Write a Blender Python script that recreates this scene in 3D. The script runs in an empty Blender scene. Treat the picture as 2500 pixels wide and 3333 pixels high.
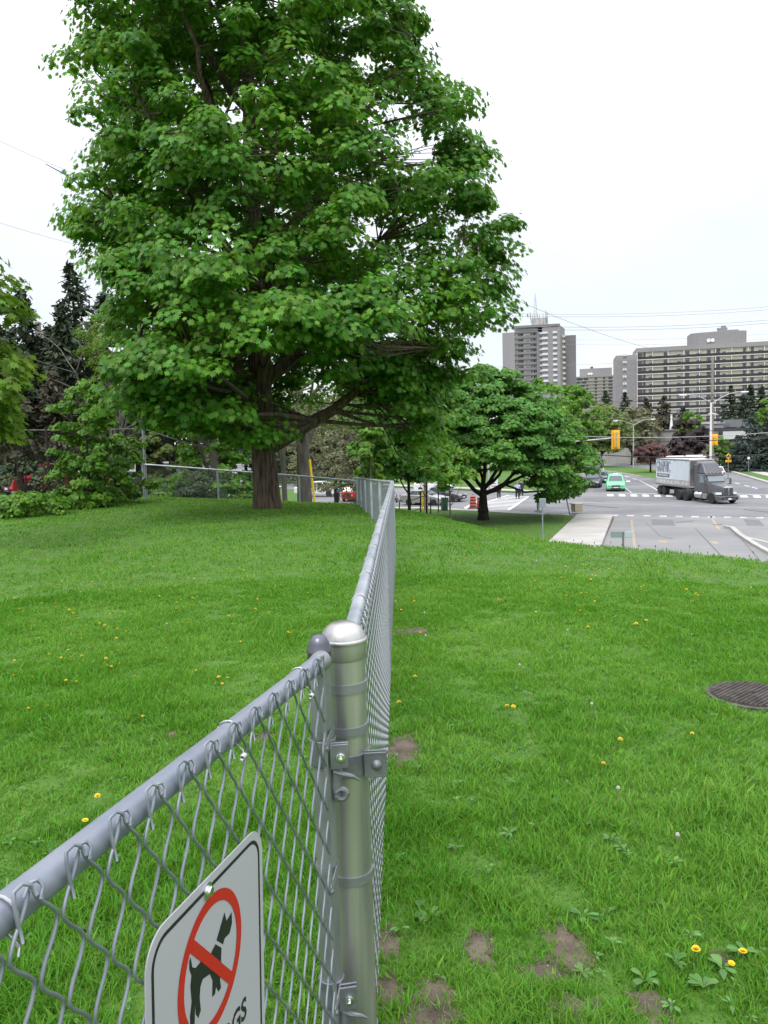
import bpy, bmesh, math, random
import numpy as np
from mathutils import Vector, Matrix
R=math.radians
sc=bpy.context.scene
# ------------------------------------------------------------------ camera, sky, sun
PITCH=R(5.1); ROLL=0.030; CZ=6.0; F=2500.; CX,CY=1250.,1666.5
f_=np.array([0,math.cos(-PITCH),math.sin(-PITCH)]); r_=np.array([1.,0,0]); u_=np.cross(r_,f_)
rc=r_*math.cos(ROLL)-u_*math.sin(ROLL); uc=u_*math.cos(ROLL)+r_*math.sin(ROLL)
cam=bpy.data.cameras.new('camera'); co=bpy.data.objects.new('camera',cam); sc.collection.objects.link(co)
co.matrix_world=Matrix(((rc[0],uc[0],-f_[0],0),(rc[1],uc[1],-f_[1],0),(rc[2],uc[2],-f_[2],CZ),(0,0,0,1)))
cam.sensor_fit='HORIZONTAL'; cam.sensor_width=36; cam.lens=36; cam.clip_start=.05; cam.clip_end=5000
sc.camera=co
w=bpy.data.worlds.new("World"); sc.world=w; w.use_nodes=True; nt=w.node_tree; nt.nodes.clear()
N=nt.nodes.new; Lk=nt.links.new
SUN_EL,SUN_AZ=R(58),R(200)
sky=N('ShaderNodeTexSky'); sky.sky_type='NISHITA'; sky.sun_disc=False; sky.sun_elevation=SUN_EL; sky.sun_rotation=SUN_AZ
b1=N('ShaderNodeBackground'); b1.inputs[1].default_value=.05; Lk(sky.outputs[0],b1.inputs[0])
tc=N('ShaderNodeTexCoord'); sx=N('ShaderNodeSeparateXYZ'); Lk(tc.outputs['Generated'],sx.inputs[0])
ns=N('ShaderNodeTexNoise'); ns.inputs['Scale'].default_value=2.2; ns.inputs['Detail'].default_value=6; ns.inputs['Roughness'].default_value=.55
mp=N('ShaderNodeMapping'); mp.inputs['Scale'].default_value=(1,1,2.6); Lk(tc.outputs['Generated'],mp.inputs[0]); Lk(mp.outputs[0],ns.inputs[0])
cr=N('ShaderNodeValToRGB'); cr.color_ramp.elements[0].position=.3; cr.color_ramp.elements[0].color=(.86,.89,.97,1)
cr.color_ramp.elements[1].position=.62; cr.color_ramp.elements[1].color=(1,1,1,1); Lk(ns.outputs[0],cr.inputs[0])
mr=N('ShaderNodeMapRange'); mr.interpolation_type='SMOOTHSTEP'   # overcast sky: brighter overhead than at the horizon
mr.inputs[1].default_value=.1; mr.inputs[2].default_value=.95; mr.inputs[3].default_value=.80; mr.inputs[4].default_value=2.5; Lk(sx.outputs[2],mr.inputs[0])
b2=N('ShaderNodeBackground'); Lk(cr.outputs[0],b2.inputs[0]); Lk(mr.outputs[0],b2.inputs[1])
ad=N('ShaderNodeAddShader'); Lk(b1.outputs[0],ad.inputs[0]); Lk(b2.outputs[0],ad.inputs[1])
ow=N('ShaderNodeOutputWorld'); Lk(ad.outputs[0],ow.inputs[0])
sl=bpy.data.lights.new('sun','SUN'); sl.energy=1.5; sl.angle=R(14); sl.color=(1,.97,.92)
so=bpy.data.objects.new('sun',sl); sc.collection.objects.link(so)
so.rotation_euler=(R(90)-SUN_EL,0,-SUN_AZ+R(180))
sc.view_settings.view_transform='Standard'; sc.view_settings.look='None'; sc.view_settings.exposure=0.0; sc.view_settings.gamma=1
sc.cycles.max_bounces=6; sc.cycles.transparent_max_bounces=4; sc.cycles.use_denoising=True
sc.cycles.diffuse_bounces=3; sc.cycles.glossy_bounces=2; sc.cycles.transmission_bounces=3
# ------------------------------------------------------------------ helpers
rng=np.random.default_rng(7); random.seed(7)
def ray(px,py): return f_+rc*(px-CX)/F-uc*(py-CY)/F
def G(px,py,z=0.):            # photo pixel -> real point on the level z
    d=ray(px,py); t=(z-CZ)/d[2]; return np.array([d[0]*t,d[1]*t,z])
def P(px,py,Y):               # photo pixel -> real point at depth Y
    d=ray(px,py); t=Y/d[1]; return np.array([d[0]*t,Y,d[2]*t+CZ])
def mat(name,col,rough=.8,metal=0.,col2=None,scale=5.,bump=0.,bscale=None,island=0.,trans=0.,spec=.5,detail=4,stretch=None,emit=0,sss=None):
    m=bpy.data.materials.new(name); m.use_nodes=True; t=m.node_tree; n=t.nodes; l=t.links
    b=n['Principled BSDF']; b.inputs['Roughness'].default_value=rough; b.inputs['Metallic'].default_value=metal
    b.inputs['Specular IOR Level'].default_value=spec
    c=(*col,1); b.inputs['Base Color'].default_value=c; cs=None
    if col2 is not None or bump:
        g=n.new('ShaderNodeNewGeometry') if stretch is None else None
        tcn=n.new('ShaderNodeTexCoord'); mpn=n.new('ShaderNodeMapping'); l.new(tcn.outputs['Object'],mpn.inputs[0])
        if stretch: mpn.inputs['Scale'].default_value=stretch
    if col2 is not None:
        x=n.new('ShaderNodeTexNoise'); x.inputs['Scale'].default_value=scale; x.inputs['Detail'].default_value=detail; l.new(mpn.outputs[0],x.inputs[0])
        rp=n.new('ShaderNodeValToRGB'); rp.color_ramp.elements[0].position=.36; rp.color_ramp.elements[1].position=.64
        rp.color_ramp.elements[0].color=c; rp.color_ramp.elements[1].color=(*col2,1); l.new(x.outputs[0],rp.inputs[0]); cs=rp.outputs[0]
        l.new(cs,b.inputs['Base Color'])
    if island:
        g=n.new('ShaderNodeNewGeometry'); h=n.new('ShaderNodeHueSaturation'); mrr=n.new('ShaderNodeMapRange')
        mrr.inputs[3].default_value=1-island; mrr.inputs[4].default_value=1+island; l.new(g.outputs['Random Per Island'],mrr.inputs[0]); l.new(mrr.outputs[0],h.inputs['Value'])
        m2=n.new('ShaderNodeMapRange'); m2.inputs[3].default_value=.5+island*.06; m2.inputs[4].default_value=.5-island*.05
        mu=n.new('ShaderNodeMath'); mu.operation='MULTIPLY'; mu.inputs[1].default_value=7.31; fr=n.new('ShaderNodeMath'); fr.operation='FRACT'
        l.new(g.outputs['Random Per Island'],mu.inputs[0]); l.new(mu.outputs[0],fr.inputs[0]); l.new(fr.outputs[0],m2.inputs[0]); l.new(m2.outputs[0],h.inputs['Hue'])
        if cs: l.new(cs,h.inputs['Color'])
        else: h.inputs['Color'].default_value=c
        cs=h.outputs[0]; l.new(cs,b.inputs['Base Color'])
    if bump:
        x=n.new('ShaderNodeTexNoise'); x.inputs['Scale'].default_value=bscale or scale*3; x.inputs['Detail'].default_value=6; l.new(mpn.outputs[0],x.inputs[0])
        bp=n.new('ShaderNodeBump'); bp.inputs['Strength'].default_value=bump; bp.inputs['Distance'].default_value=.02; l.new(x.outputs[0],bp.inputs['Height']); l.new(bp.outputs[0],b.inputs['Normal'])
    if trans:
        tr=n.new('ShaderNodeBsdfTranslucent'); mx=n.new('ShaderNodeMixShader'); mx.inputs[0].default_value=trans
        if cs:
            hs=n.new('ShaderNodeHueSaturation'); hs.inputs['Value'].default_value=1.7; hs.inputs['Hue'].default_value=.485; l.new(cs,hs.inputs['Color']); l.new(hs.outputs[0],tr.inputs[0])
        else: tr.inputs[0].default_value=(min(c[0]*1.8,1),min(c[1]*1.5,1),c[2],1)
        l.new(b.outputs[0],mx.inputs[1]); l.new(tr.outputs[0],mx.inputs[2]); l.new(mx.outputs[0],n['Material Output'].inputs[0])
    if emit: b.inputs['Emission Color'].default_value=c; b.inputs['Emission Strength'].default_value=emit
    return m
def tag(o,label=None,cat=None,group=None,kind=None):
    if label: o['label']=label
    if cat: o['category']=cat
    if group: o['group']=group
    if kind: o['kind']=kind
    return o
def link(name,me,parent=None):
    o=bpy.data.objects.new(name,me); sc.collection.objects.link(o)
    if parent: o.parent=parent
    return o
def thing(name,label,cat,loc=(0,0,0),rz=0,group=None,scale=1):
    o=link(name,None); o.location=loc; o.rotation_euler=(0,0,rz); o.scale=(scale,)*3; o.empty_display_size=.2
    return tag(o,label,cat,group)
def npmesh(name,V,sizes,idx,mats,mi=None,smooth=False):
    me=bpy.data.meshes.new(name); V=np.asarray(V,np.float32); idx=np.asarray(idx,np.int32); sizes=np.asarray(sizes,np.int32)
    me.vertices.add(len(V)); me.vertices.foreach_set('co',V.ravel()); me.loops.add(len(idx)); me.loops.foreach_set('vertex_index',idx)
    me.polygons.add(len(sizes)); st=np.concatenate([[0],np.cumsum(sizes)[:-1]]).astype(np.int32); me.polygons.foreach_set('loop_start',st); me.polygons.foreach_set('loop_total',sizes)
    for m in mats: me.materials.append(m)
    if mi is not None: me.polygons.foreach_set('material_index',np.asarray(mi,np.int32))
    if smooth: me.polygons.foreach_set('use_smooth',np.ones(len(sizes),bool))
    me.update(calc_edges=True); return me
class MB:
    def __init__(s): s.v=[]; s.f=[]; s.m=[]; s.n=0; s.sm=[]
    def add(s,V,Fc,m=0,smooth=False):
        V=np.asarray(V,float); s.v.append(V); s.f+= [tuple(i+s.n for i in q) for q in Fc]; s.m+=[m]*len(Fc); s.sm+=[smooth]*len(Fc); s.n+=len(V); return s
    def box(s,x0,x1,y0,y1,z0,z1,m=0,taper=None):
        V=[(x,y,z) for z in (z0,z1) for y in (y0,y1) for x in (x0,x1)]
        if taper:
            cx,cy=(x0+x1)/2,(y0+y1)/2; V=[(x,y,z) if z==z0 else (cx+(x-cx)*taper[0],cy+(y-cy)*taper[1],z) for x,y,z in V]
        return s.add(V,[(0,2,3,1),(4,5,7,6),(0,1,5,4),(1,3,7,5),(3,2,6,7),(2,0,4,6)],m)
    def hexa(s,V,m=0): return s.add(V,[(0,3,2,1),(4,5,6,7),(0,1,5,4),(1,2,6,5),(2,3,7,6),(3,0,4,7)],m)  # bottom ring, top ring
    def prism(s,pts,a0,a1,axis=0,m=0):      # outline extruded along an axis
        n=len(pts); V=[]
        for a in (a0,a1):
            for p in pts: V.append([(a,p[0],p[1]),(p[0],a,p[1]),(p[0],p[1],a)][axis])
        return s.add(V,[tuple(range(n))[::-1],tuple(range(n,2*n))]+[(i,(i+1)%n,(i+1)%n+n,i+n) for i in range(n)],m)
    def tube(s,pts,r,sides=8,m=0,cap=True,smooth=True):
        pts=np.asarray(pts,float); n=len(pts); r=np.broadcast_to(np.asarray(r,float),(n,))
        T=np.gradient(pts,axis=0); T/=np.linalg.norm(T,axis=1)[:,None]+1e-9
        ref=np.array([0,0,1.]) if abs(T[:,2]).mean()<.8 else np.array([1.,0,0])
        A=np.cross(T,ref); A/=np.linalg.norm(A,axis=1)[:,None]+1e-9; B=np.cross(T,A)
        an=np.arange(sides)*2*math.pi/sides
        V=(pts[:,None]+r[:,None,None]*(np.cos(an)[None,:,None]*A[:,None]+np.sin(an)[None,:,None]*B[:,None])).reshape(-1,3)
        Fc=[(i*sides+j,i*sides+(j+1)%sides,(i+1)*sides+(j+1)%sides,(i+1)*sides+j) for i in range(n-1) for j in range(sides)]
        s.add(V,Fc,m,smooth)
        if cap: s.f+=[tuple(s.n-len(V)+j for j in range(sides)),tuple(s.n-sides+j for j in range(sides))[::-1]]; s.m+=[m,m]; s.sm+=[False,False]
        return s
    def lathe(s,prof,c=(0,0,0),sides=16,m=0,axis=2):
        n=len(prof); V=[]
        for r,z in prof:
            for j in range(sides):
                a=2*math.pi*j/sides; p=(r*math.cos(a),r*math.sin(a),z)
                if axis==0: p=(p[2],p[0],p[1])
                if axis==1: p=(p[0],p[2],p[1])
                V.append((p[0]+c[0],p[1]+c[1],p[2]+c[2]))
        s.add(V,[(i*sides+j,i*sides+(j+1)%sides,(i+1)*sides+(j+1)%sides,(i+1)*sides+j) for i in range(n-1) for j in range(sides)],m,True)
        b=s.n-len(V)
        if prof[0][0]>1e-4: s.f.append(tuple(b+j for j in range(sides))[::-1]); s.m.append(m); s.sm.append(False)
        if prof[-1][0]>1e-4: s.f.append(tuple(b+(n-1)*sides+j for j in range(sides))); s.m.append(m); s.sm.append(False)
        return s
    def torus(s,c,R0,r,axis=2,m=0,n=16,k=6,arc=2*math.pi,tilt=None,a0=0):
        P_=[]
        for i in range(n+1):
            a=a0+arc*i/n; p=[R0*math.cos(a),R0*math.sin(a)]; q=[0,0,0]
            ax=[(1,2),(0,2),(0,1)][axis]; q[ax[0]],q[ax[1]]=p; 
            if tilt: q[axis]+=tilt*math.cos(a)
            P_.append([c[0]+q[0],c[1]+q[1],c[2]+q[2]])
        return s.tube(P_,r,k,m,cap=arc<6.2)
    def build(s,name,mats,parent=None,bevel=0,bseg=2):
        if not isinstance(mats,(list,tuple)): mats=[mats]
        V=np.concatenate(s.v); idx=[i for q in s.f for i in q]
        me=npmesh(name,V,[len(q) for q in s.f],idx,mats,s.m); me.polygons.foreach_set('use_smooth',np.array(s.sm,bool)); 
        bm=bmesh.new(); bm.from_mesh(me); bmesh.ops.recalc_face_normals(bm,faces=bm.faces); bm.to_mesh(me); bm.free()
        me.set_sharp_from_angle(angle=R(38))
        o=link(name,me,parent)
        if bevel: b=o.modifiers.new('bevel','BEVEL'); b.width=bevel; b.segments=bseg; b.limit_method='ANGLE'; b.angle_limit=R(35)
        return o
def copy_tree(o,parent=None):
    c=o.copy(); sc.collection.objects.link(c)
    if parent is not None: c.parent=parent
    for ch in o.children: copy_tree(ch,c)
    return c
def place(o,loc,rz,label=None,group=None,scale=None):
    o.location=loc; o.rotation_euler=(0,0,rz)
    if label: o['label']=label
    if group: o['group']=group
    if scale: o.scale=(scale,)*3
    return o
def text_mesh(name,txt,size,m,parent,loc,rot,sx=1.,align='CENTER',extrude=.002,outline=0,bold=0.,scale=None):
    cu=bpy.data.curves.new(name,'FONT'); cu.body=txt; cu.size=size; cu.align_x=align; cu.align_y='CENTER'; cu.resolution_u=3
    if outline: cu.fill_mode='NONE'; cu.bevel_depth=outline; cu.bevel_resolution=0
    else: cu.extrude=extrude; cu.offset=bold
    o=bpy.data.objects.new(name,cu); sc.collection.objects.link(o)
    dg=bpy.context.evaluated_depsgraph_get(); me=bpy.data.meshes.new_from_object(o.evaluated_get(dg)); bpy.data.objects.remove(o)
    me.materials.clear(); me.materials.append(m)
    for v in me.vertices: v.co.x*=sx
    o=link(name,me,parent); o.location=loc; o.rotation_euler=rot; return o
# ------------------------------------------------------------------ materials
M={}
M['galv']=mat('galvanised steel',(.27,.27,.275),.32,.65,(.52,.505,.48),16,.05,70,stretch=(1,1,.07),detail=8)  # upright pale and dark streaks in the colour imitate reflections on the thick post
M['galv_d']=mat('dull galvanised steel',(.22,.235,.25),.5,.6,(.30,.31,.33),9,.05,80)
M['wire']=mat('coated wire',(.17,.195,.225),.42,.3,(.23,.255,.285),20)
M['wire_l']=mat('bright wire',(.30,.315,.34),.42,.4)
M['railpaint']=mat('grey gate tube',(.19,.21,.26),.45,.25,(.24,.26,.31),7,.03,50)
M['alu']=mat('aluminium tie',(.50,.50,.52),.4,.8)
M['galv_b']=mat('bright galvanised tube',(.36,.39,.44),.40,.5,(.54,.57,.62),5,.04,50,detail=8)
M['rust']=mat('rust',(.16,.07,.04),.9)
M['cast']=mat('cast fitting',(.15,.16,.18),.5,.6,(.24,.25,.27),14,.1,60)
M['signw']=mat('sign white sheet',(.43,.41,.47),.35,.0,(.45,.43,.49),3)
M['black']=mat('black',(.012,.012,.016),.5)
M['red']=mat('sign red',(.50,.012,.015),.4)
M['zinc']=mat('zinc bolt',(.7,.72,.72),.2,1)
M['leaf']=mat('maple leaf',(.064,.182,.015),.5,0,(.108,.262,.020),.35,island=.38,trans=.32,spec=.3)
M['leaf2']=mat('round maple leaf',(.065,.185,.024),.5,0,(.10,.245,.032),.3,island=.38,trans=.3,spec=.3)
M['leafy']=mat('yellow green leaf',(.08,.17,.013),.5,0,(.13,.22,.018),.8,island=.35,trans=.4,spec=.3)
M['leafs']=mat('shrub leaf',(.085,.20,.02),.5,0,(.13,.27,.025),.9,island=.4,trans=.35,spec=.3)
M['leafo']=mat('olive leaf',(.11,.17,.035),.6,0,(.16,.21,.05),.4,island=.35,trans=.3)
M['leafd']=mat('dark leaf',(.03,.06,.02),.6,0,(.05,.085,.025),.4,island=.4,trans=.2)
M['spruce']=mat('spruce needles',(.022,.042,.02),.7,0,(.04,.06,.024),.5,island=.5,trans=.1)
M['bspruce']=mat('blue spruce needles',(.03,.052,.042),.7,0,(.055,.08,.065),.5,island=.5,trans=.1)
M['brownn']=mat('dead needles',(.045,.042,.024),.8,0,(.08,.07,.04),.5,island=.4,trans=.1)
M['purple']=mat('purple leaf',(.035,.018,.022),.6,0,(.055,.03,.032),.6,island=.4,trans=.2)
M['redleaf']=mat('dark red leaf',(.10,.035,.033),.6,0,(.14,.06,.05),.6,island=.4,trans=.25)
M['budleaf']=mat('budding twigs',(.13,.14,.07),.7,0,(.19,.19,.09),.5,island=.4,trans=.2)
M['bark']=mat('maple bark',(.040,.027,.018),.95,0,(.15,.112,.078),17,1.,30,stretch=(1,1,.13),detail=8)
M['barkg']=mat('grey bark',(.09,.08,.07),.95,0,(.17,.15,.135),6,.8,18,stretch=(1,1,.16),detail=8)
M['barkd']=mat('dark bark',(.018,.014,.012),.95,0,(.035,.028,.022),6,.6,18,stretch=(1,1,.2))
M['asphalt']=mat('asphalt',(.140,.140,.150),.92,0,(.205,.205,.213),.16,.15,30,detail=9)
M['asph2']=mat('driveway asphalt',(.19,.19,.195),.92,0,(.24,.237,.235),.25,.15,30,detail=9)
M['patch']=mat('asphalt patch',(.13,.13,.14),.9,0,(.155,.155,.165),1.,.1,30)
M['conc']=mat('concrete',(.37,.35,.325),.9,0,(.44,.42,.395),.6,.2,25,detail=8)
M['paint']=mat('road paint',(.72,.72,.72),.8,0,(.55,.55,.55),3.,detail=8)
M['paintw']=mat('worn paint',(.60,.60,.60),.85,0,(.30,.30,.31),2.2,detail=10)
M['ypaint']=mat('worn yellow paint',(.40,.31,.17),.85,0,(.24,.23,.21),2.6,detail=10)
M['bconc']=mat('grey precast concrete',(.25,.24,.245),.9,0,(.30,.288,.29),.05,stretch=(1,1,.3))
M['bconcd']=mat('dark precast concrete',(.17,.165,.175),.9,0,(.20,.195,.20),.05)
M['cream']=mat('cream brick',(.74,.69,.57),.9,0,(.78,.74,.63),.1)
M['slab']=mat('slab edge',(.58,.55,.49),.9)
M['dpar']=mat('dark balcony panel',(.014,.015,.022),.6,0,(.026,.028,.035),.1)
M['glass']=mat('window glass',(.16,.19,.24),.12,0,(.30,.34,.40),.35,spec=.8)
M['glassd']=mat('dark window glass',(.03,.035,.045),.12,0,(.09,.10,.12),.3,spec=.8)
M['curtain']=mat('pale blind',(.62,.64,.66),.6)
M['wood']=mat('weathered pole wood',(.20,.175,.15),.95,0,(.28,.25,.22),3,.4,20,stretch=(1,1,.1))
M['lampm']=mat('painted lamp steel',(.42,.43,.44),.5,.3)
M['yellow']=mat('signal yellow',(.80,.42,.02),.5)
M['yguard']=mat('yellow guard',(.85,.55,.01),.5)
M['orange']=mat('barrel orange',(.62,.10,.04),.6)
M['rubber']=mat('rubber',(.022,.022,.024),.8)
M['rim']=mat('alloy',(.5,.5,.51),.3,.8)
M['white']=mat('white paint',(.72,.73,.74),.45)
M['tw']=mat('trailer white sheet',(.62,.66,.72),.4,0,(.66,.70,.76),1)
M['tside']=mat('trailer lower side',(.50,.49,.46),.6,0,(.38,.37,.35),1.5)
M['tfront']=mat('trailer stained front',(.055,.058,.065),.5,.3,(.24,.225,.20),1.1,detail=9,stretch=(1.6,1,.5))
M['tgrey']=mat('truck dark grey',(.105,.107,.118),.33,.2,(.125,.127,.138),1)
M['tdk']=mat('truck chassis',(.02,.02,.022),.7)
M['chrome']=mat('chrome',(.75,.75,.76),.2,1)
M['carglass']=mat('car glass',(.05,.065,.075),.08,0,spec=1)
M['truckglass']=mat('truck glass',(.20,.25,.28),.08,0,spec=1)  # pale grey-blue base colour stands in for sky reflected in the cab glass
M['hl']=mat('headlight',(.52,.54,.57),.15,0)
M['lit']=mat('lit headlamp',(1,.93,.8),.3,emit=1.5)
M['skin']=mat('skin',(.50,.28,.19),.6)
M['shirt']=mat('blue shirt',(.36,.42,.58),.8)
M['trous']=mat('black trousers',(.015,.016,.022),.9)
M['redj']=mat('red jacket',(.34,.02,.03),.8)
M['dcloth']=mat('dark coat',(.03,.03,.04),.9)
M['hair']=mat('dark hair',(.03,.02,.015),.8)
M['signback']=mat('sign back',(.33,.37,.42),.5,.5)
M['teal']=mat('utility box green',(.05,.11,.09),.6)
M['binw']=mat('bin boards',(.50,.43,.30),.8,0,(.58,.50,.37),4)
M['soil']=mat('bare soil',(.070,.053,.038),1,0,(.150,.118,.088),9,.9,60,detail=10)
M['iron']=mat('cast iron',(.065,.055,.05),.75,.3,(.125,.11,.10),8,.3,50)
M['orangel']=mat('orange pedestrian signal',(.85,.35,.03),.5)
M['dande']=mat('dandelion yellow',(.85,.55,.01),.7)
M['puff']=mat('seed head',(.36,.36,.34),.9)
M['stem']=mat('stem',(.16,.27,.06),.7)
M['plank']=mat('grey board wall',(.24,.225,.215),.9,0,(.30,.285,.27),.5)
M['roofd']=mat('dark fascia',(.05,.05,.055),.7)
# ------------------------------------------------------------------ ground
TH=np.array([-3.2,-1.2,-.75,-.5,-.33,-.22,-.05,.02,.128,.213,.464,.8,1.2,3.2])
RC=np.array([40.,36,34,31,30,30,28.5,26.5,18.1,14.3,11.7,12.5,16,40])
ZC=np.array([4.6,4.7,4.65,4.55,4.38,4.1,3.82,3.71,3.93,4.11,4.22,4.2,4.2,4.6])
ZA=np.array([3.6,3.6,3.6,3.6,3.2,1.2,0.,0.,0.,0.,0.,0.,0.,3.6])
LL=np.array([14,10,6,5,9,14,18,18,16,16,16,16,16,14.])
ZN=4.35
def hill(x,y):
    x=np.asarray(x,float); y=np.asarray(y,float)
    rho=np.hypot(x,y); th=np.arctan2(x,y)
    rcn=np.interp(th,TH,RC); zc=np.interp(th,TH,ZC); za=np.interp(th,TH,ZA); L=np.interp(th,TH,LL)
    t=np.clip((rho-.55*rcn)/(.45*rcn),0,1); near=ZN+(zc-ZN)*t**1.5
    s=rho-rcn; q=np.clip(1-s/L,0,1)**1.45
    z=np.where(s<0,near,za+(zc-za)*q)
    z=z+.025*np.sin(x*.9+y*.5)*np.sin(y*.7-x*.3)*np.clip(rho/6-.3,0,1)*np.clip(q,0,1)
    return z
M['grassg']=mat('lawn ground',(.050,.125,.012),.95,0,(.080,.165,.018),5.5,.7,14,detail=12)
M['grassg'].node_tree.nodes['Bump'].inputs['Distance'].default_value=.05
M['blade']=mat('grass blade',(.082,.232,.013),.55,0,(.138,.295,.034),.8,island=.34,trans=.35,spec=.25,detail=6)
# lower lawn outline (kerb side, then the concrete walk, closed under the hill)
curb=[G(*p)[:2] for p in [(905,1632),(1000,1640),(1130,1645),(1293,1655),(1400,1656),(1500,1661),(1600,1665),(1706,1672),(1790,1676),(1862,1681)]]
walkL=[G(1880,1679)[:2],G(1790,1766)[:2]]
dW=(walkL[1]-walkL[0])/np.linalg.norm(walkL[1]-walkL[0])
walkEnd=walkL[1]+dW*16
def inside(x,y,poly):
    x=np.asarray(x);y=np.asarray(y);c=np.zeros(x.shape,bool); n=len(poly); j=n-1
    for i in range(n):
        xi,yi=poly[i]; xj,yj=poly[j]
        cond=((yi>y)!=(yj>y))&(x<(xj-xi)*(y-yi)/(yj-yi+1e-12)+xi); c^=cond; j=i
    return c
lawnpoly=[tuple(curb[0]+np.array([-14,10.]))]+[tuple(p) for p in curb]+[tuple(walkL[0]),tuple(walkEnd),(0,20),(-40,20),(-40,70)]
gx=np.concatenate([np.arange(-70,-14,1.),np.arange(-14,26,.35),np.arange(26,61,1.)]); gy=np.concatenate([np.arange(-14,46,.35),np.arange(46,100,1.)])
X,Y=np.meshgrid(gx,gy); Zt=hill(X,Y); ins=inside(X,Y,lawnpoly)
Zt=np.where(ins,np.maximum(Zt,.12),np.where(Zt<.35,Zt-.35,Zt))
nx,ny=len(gx),len(gy); ii=(np.arange(ny-1)[:,None]*nx+np.arange(nx-1)[None]).ravel()
me=npmesh('lawn_hill',np.stack([X.ravel(),Y.ravel(),Zt.ravel()],1),np.full(len(ii),4),np.stack([ii,ii+1,ii+1+nx,ii+nx],1).ravel(),[M['grassg']],smooth=True)
tag(link('lawn_hill',me),kind='structure')
def sheet(name,pts,z,m,th=0,kind='structure',parent=None,**k):
    mb=MB(); pts=[(p[0],p[1]) for p in pts]; n=len(pts)
    a=sum(pts[i][0]*pts[(i+1)%n][1]-pts[(i+1)%n][0]*pts[i][1] for i in range(n))
    if a<0: pts=pts[::-1]
    if th: mb.prism(pts,z-th,z,2)
    else: mb.add([(x,y,z) for x,y in pts],[tuple(range(n))])
    o=mb.build(name,m,parent,**k); 
    if parent is None: tag(o,kind=kind)
    return o
sheet('ground',[(-1500,-300),(1500,-300),(1500,2500),(-1500,2500)],-.5,mat('far ground',(.07,.12,.03),1,0,(.10,.15,.04),.02))
sheet('road',[(-140,38),(-60,18),(60,16),(120,60),(160,420),(20,420),(-140,330)],0,M['asphalt'])
# kerb strip pieces / sidewalks
def strip(name,line,wd,z,m,th=0,side=1,taper=None):
    L=np.array([p[:2] for p in line]); T=np.gradient(L,axis=0); T/=np.linalg.norm(T,axis=1)[:,None]; Nn=np.stack([-T[:,1],T[:,0]],1)*side
    Q=np.concatenate([L,(L+Nn*wd)[::-1]]); return sheet(name,Q,z,m,th)
strip('sidewalk_strip',[(*p,0) for p in curb[:-1]],1.3,.15,M['conc'],.3,side=-1)
wq=[G(1880,1679),G(1995,1681),G(1957,1782)]
sheet('concrete_walk',[walkL[0],wq[1][:2],wq[2][:2]+dW*0,wq[2][:2]+dW*16,walkEnd],.155,M['conc'],.3)
# expansion joints of the walk
jm=mat('joint',(.22,.21,.20),.9)
for k in range(14):
    a=walkL[0]+dW*(k*1.6+1); b=wq[1][:2]+dW*(k*1.6+.3)
    if k<12: sheet('walk_joint',[a,b,b+dW*.025,a+dW*.025],.1595,jm)
drv=[wq[1][:2]+dW*.2,G(2540,1683)[:2],G(2650,1760)[:2]+[10,0],(45,20),walkEnd+[3,-2]]
sheet('driveway',drv,.004,M['asph2'])
def mark(name,quad,m,z=.009): return sheet(name,[G(*q)[:2] for q in quad],z,m)
# near dashes
x=1832
for i in range(14):
    xx=1832+i*52.5; yy=1675+ i*.9
    mark('road_marking',[(xx,yy-2),(xx+24,yy-1.6),(xx+22,yy+2),(xx-2,yy+1.6)],M['paintw'])
# far crosswalk blocks
for i in range(9):
    xx=1975+i*38.5; yy=1611+i*.45
    if xx<2600: mark('road_marking',[(xx,yy-2.5),(xx+20,yy-2.3),(xx+24,yy+4.2),(xx+2,yy+4)],M['paint'])
for i in range(7):
    xx=2408+i*42; yy=1615+i*.5
    mark('road_marking',[(xx,yy-2.5),(xx+22,yy-2.3),(xx+29,yy+4.4),(xx+4,yy+4.2)],M['paint'])
mark('road_marking',[(1960,1604),(2160,1607),(2160,1608.3),(1960,1605.2)],M['paintw'])
mark('road_marking',[(2400,1608),(2560,1612),(2560,1613.4),(2400,1609.4)],M['paintw'])
# lane lines on the approach
mark('road_marking',[(2018,1575),(2020,1575),(2058,1604),(2055,1604)],M['paint'])
mark('road_marking',[(2080,1563),(2082.5,1563),(2162,1606),(2157,1606)],M['paint'])
mark('road_marking',[(2060,1557),(2073,1560),(2072,1561),(2059,1558)],M['paint'])
mark('road_marking',[(2035,1549),(2047,1552),(2046,1553),(2034,1550)],M['paint'])
mark('road_marking',[(2036,1567),(2044,1563.5),(2052,1566),(2052,1568),(2045,1569),(2038,1568.5)],M['paint'])
mark('road_marking',[(2392,1571),(2408,1575),(2407,1576.3),(2391,1572.3)],M['paint'])
mark('road_marking',[(2424,1579),(2440,1583),(2439,1584.3),(2423,1580.3)],M['paint'])
mark('road_marking',[(2448,1585),(2466,1590),(2465,1591.4),(2447,1586.4)],M['paint'])
mark('road_marking',[(2500,1594),(2530,1601),(2529,1603),(2499,1596)],M['paint'])
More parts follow.
